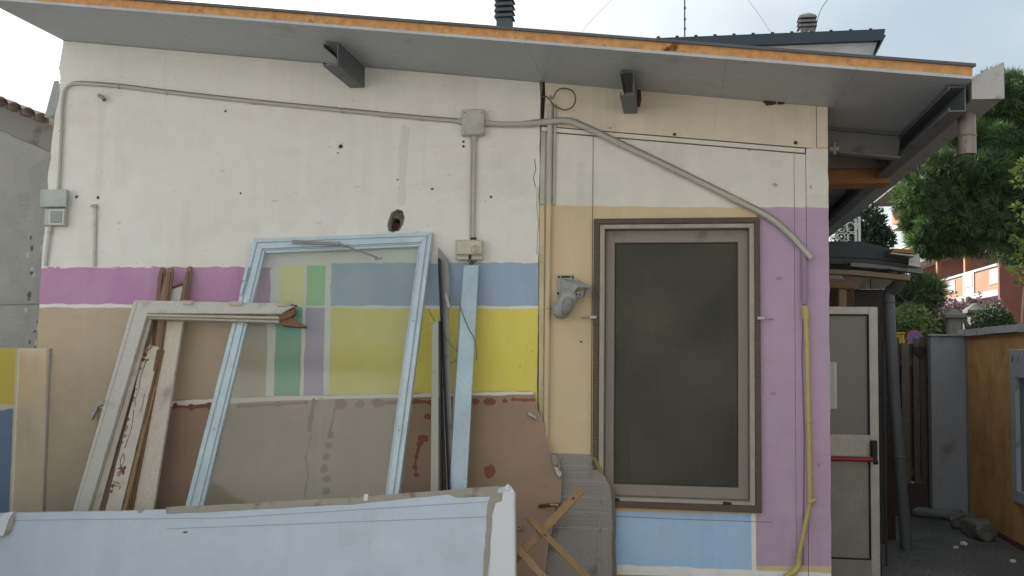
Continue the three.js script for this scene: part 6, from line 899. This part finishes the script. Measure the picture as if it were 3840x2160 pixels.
// house behind with a dark roof, chimneys and an aerial
{
  const H = thing('rear_house', 'house behind with a dark sheet roof edge and white eaves', 'house');
  const dk = M([0.05, 0.065, 0.085], { rough: 0.55, map: 'dirt', s: 1 }), wh = M([0.62, 0.61, 0.60], { map: 'blot', s: 0.6 }), gy = M([0.34, 0.34, 0.34], { map: 'dirt', s: 0.8 });
  const z = -12, a = [3.484, 7.32, -12], b = [3.463, 7.126, -12], xl = -5;
  const yT = a[1], xr = a[0], sl = 0.0;
  const rf = part('roof', slab([[xl, yT - 0.02, z], [xr, yT, z], [xr - 0.02, yT - 0.09, z], [xr - 0.05, yT - 0.20, z], [xl, yT - 0.22, z]], 5, { bevel: 0.005, ex: [1, 0, 0] }), dk, H, 'dark blue-grey roof edge');
  for (let i = 0; i < 24; i++) part('roof_rib', box(xr - 0.28 - i * 0.33, xr - 0.22 - i * 0.33, yT - 0.01, yT + 0.018, z - 4.9, z + 0.006, 0.003), dk, rf);
  part('frieze', slab([[xl, yT - 0.46, z - 0.1], [xr - 0.2, yT - 0.445, z - 0.1], [xr - 0.12, yT - 0.2, z - 0.1], [xl, yT - 0.215, z - 0.1]], 0.1, { bevel: 0.003, ex: [1, 0, 0] }), wh, H); part('frieze_block', box(xr - 1.15, xr - 0.85, yT - 0.49, yT - 0.45, z - 0.16, z - 0.09), wh, H);
  part('soffit', slab([[xl, yT - 0.47, z - 0.22], [xr - 0.24, yT - 0.455, z - 0.22], [xr - 0.24, yT - 0.455, z - 1.6], [xl, yT - 0.47, z - 1.6]], 0.03, { bevel: 0, ex: [1, 0, 0] }), gy, H); part('verge_board', slab([[xr - 0.02, yT - 0.1, z], [xr - 0.2, yT - 0.46, z - 0.02], [xr - 0.2, yT - 0.46, z - 4.9], [xr - 0.02, yT - 0.1, z - 4.9]], 0.03, { bevel: 0 }), dk, H);
  part('wall', box(xl, xr - 1.1, 0, yT - 0.49, z - 4.6, z - 1.3, 0.01), M([0.5, 0.48, 0.45], { map: 'dirt', s: 0.4 }), H); part('conduit_stub', bar([xr - 1.3, yT - 0.9, z - 1.27], [xr - 1.2, yT - 0.6, z - 1.27], 0.04, 0.04), mat.dark, H);
  const chim = (u, yb, y1, w, m, zz, rings, gap) => { const c = part('chimney', box(u - w / 2, u + w / 2, yb, y1, zz - w, zz, 0.01), m, H); for (let i = 0; i < rings; i++) { const y = y1 + 0.015 + i * gap, ww = w * 1.18; const g = new THREE.CylinderGeometry(ww * 0.66, ww * 0.78, gap * 0.62, 4, 1); g.rotateY(Math.PI / 4); g.translate(u, y + gap * 0.3, zz - w / 2); part('louvre', g, m, c); } part('flue_core', box(u - w * 0.3, u + w * 0.3, y1, y1 + gap * rings, zz - w * 0.8, zz - w * 0.2, 0.005), mat.dark, c); const cap = new THREE.CylinderGeometry(w * 0.3, w * 0.74, gap * 0.7, 4, 1); cap.rotateY(Math.PI / 4); cap.translate(u, y1 + gap * (rings + 0.2), zz - w / 2); part('cap', cap, m, c); return c; };
  const c1 = [-3.452, 8.331, -13.5]; chim(c1[0], 6.0, [-3.451, 8.267, -13.5][1], 0.29, M([0.13, 0.14, 0.145], { map: 'dirt', s: 2 }), -13.4, 4, 0.115);
  const c2 = [2.409, 8.093, -14]; chim(c2[0], yT - 0.1, [2.408, 7.999, -14][1], 0.27, M([0.28, 0.26, 0.25], { map: 'dirt', s: 2 }), -13.9, 3, 0.085);
  const A = thing('aerial_mast', 'thin television aerial mast rising behind the roof', 'aerial'); const m0 = [0.072, 7.469, -12.6], m1 = [0.064, 8.633, -12.6]; part('mast', pipe([m0[0], yT - 0.4, -12.6], [m1[0], m1[1], -12.6], 0.014), M([0.12, 0.11, 0.1], { metal: 0.4, rough: 0.5 }), A); for (const v of [[0.072, 8.035, -12.6], [0.072, 7.826, -12.6], [0.072, 7.647, -12.6]]) part('clamp', pipe(add3(v, [0, -0.02, 0]), add3(v, [0, 0.02, 0]), 0.021), M([0.1, 0.1, 0.1]), A);
  single('overhead_wire', tube([[c2[0] + 0.1, yT + 0.36, -14], [2.671, 8.356, -14], [3.008, 8.772, -14]], 0.006, 20, 5), M([0.08, 0.08, 0.085]), 'dark wire rising from the louvred chimney into the sky', 'wire');
  single('overhead_wire', tube([[-2.118, 7.491, -13], [-1.723, 7.874, -12.8], [-1.337, 8.186, -12.6], [-0.965, 8.495, -12.5]], 0.0035, 20, 5), M([0.3, 0.31, 0.32]), 'faint pale wire crossing the sky beside the tall chimney', 'wire');
  single('overhead_wire', tube([[1.836, 7.571, -13.5], [1.654, 7.847, -13.5], [1.435, 8.203, -13.5], [1.176, 8.562, -13.5]], 0.0035, 20, 5), M([0.3, 0.31, 0.32]), 'faint pale wire slanting over the dark house roof', 'wire');
}

// ---------------------------------------------------------------- put every thing's origin at its base
scene.updateMatrixWorld(true);
for (const o of scene.children) {
  if (o.isLight || o === sun.target || o.userData.kind === 'structure' || !(o.isMesh || o.isGroup)) continue;
  const b = new THREE.Box3().setFromObject(o); if (b.isEmpty()) continue;
  const p = new THREE.Vector3((b.min.x + b.max.x) / 2, b.min.y, (b.min.z + b.max.z) / 2);
  if (o.isMesh) o.geometry.translate(-p.x, -p.y, -p.z);
  for (const c of o.children) c.position.sub(p);
  o.position.copy(p);
}
renderer.render(scene, camera);
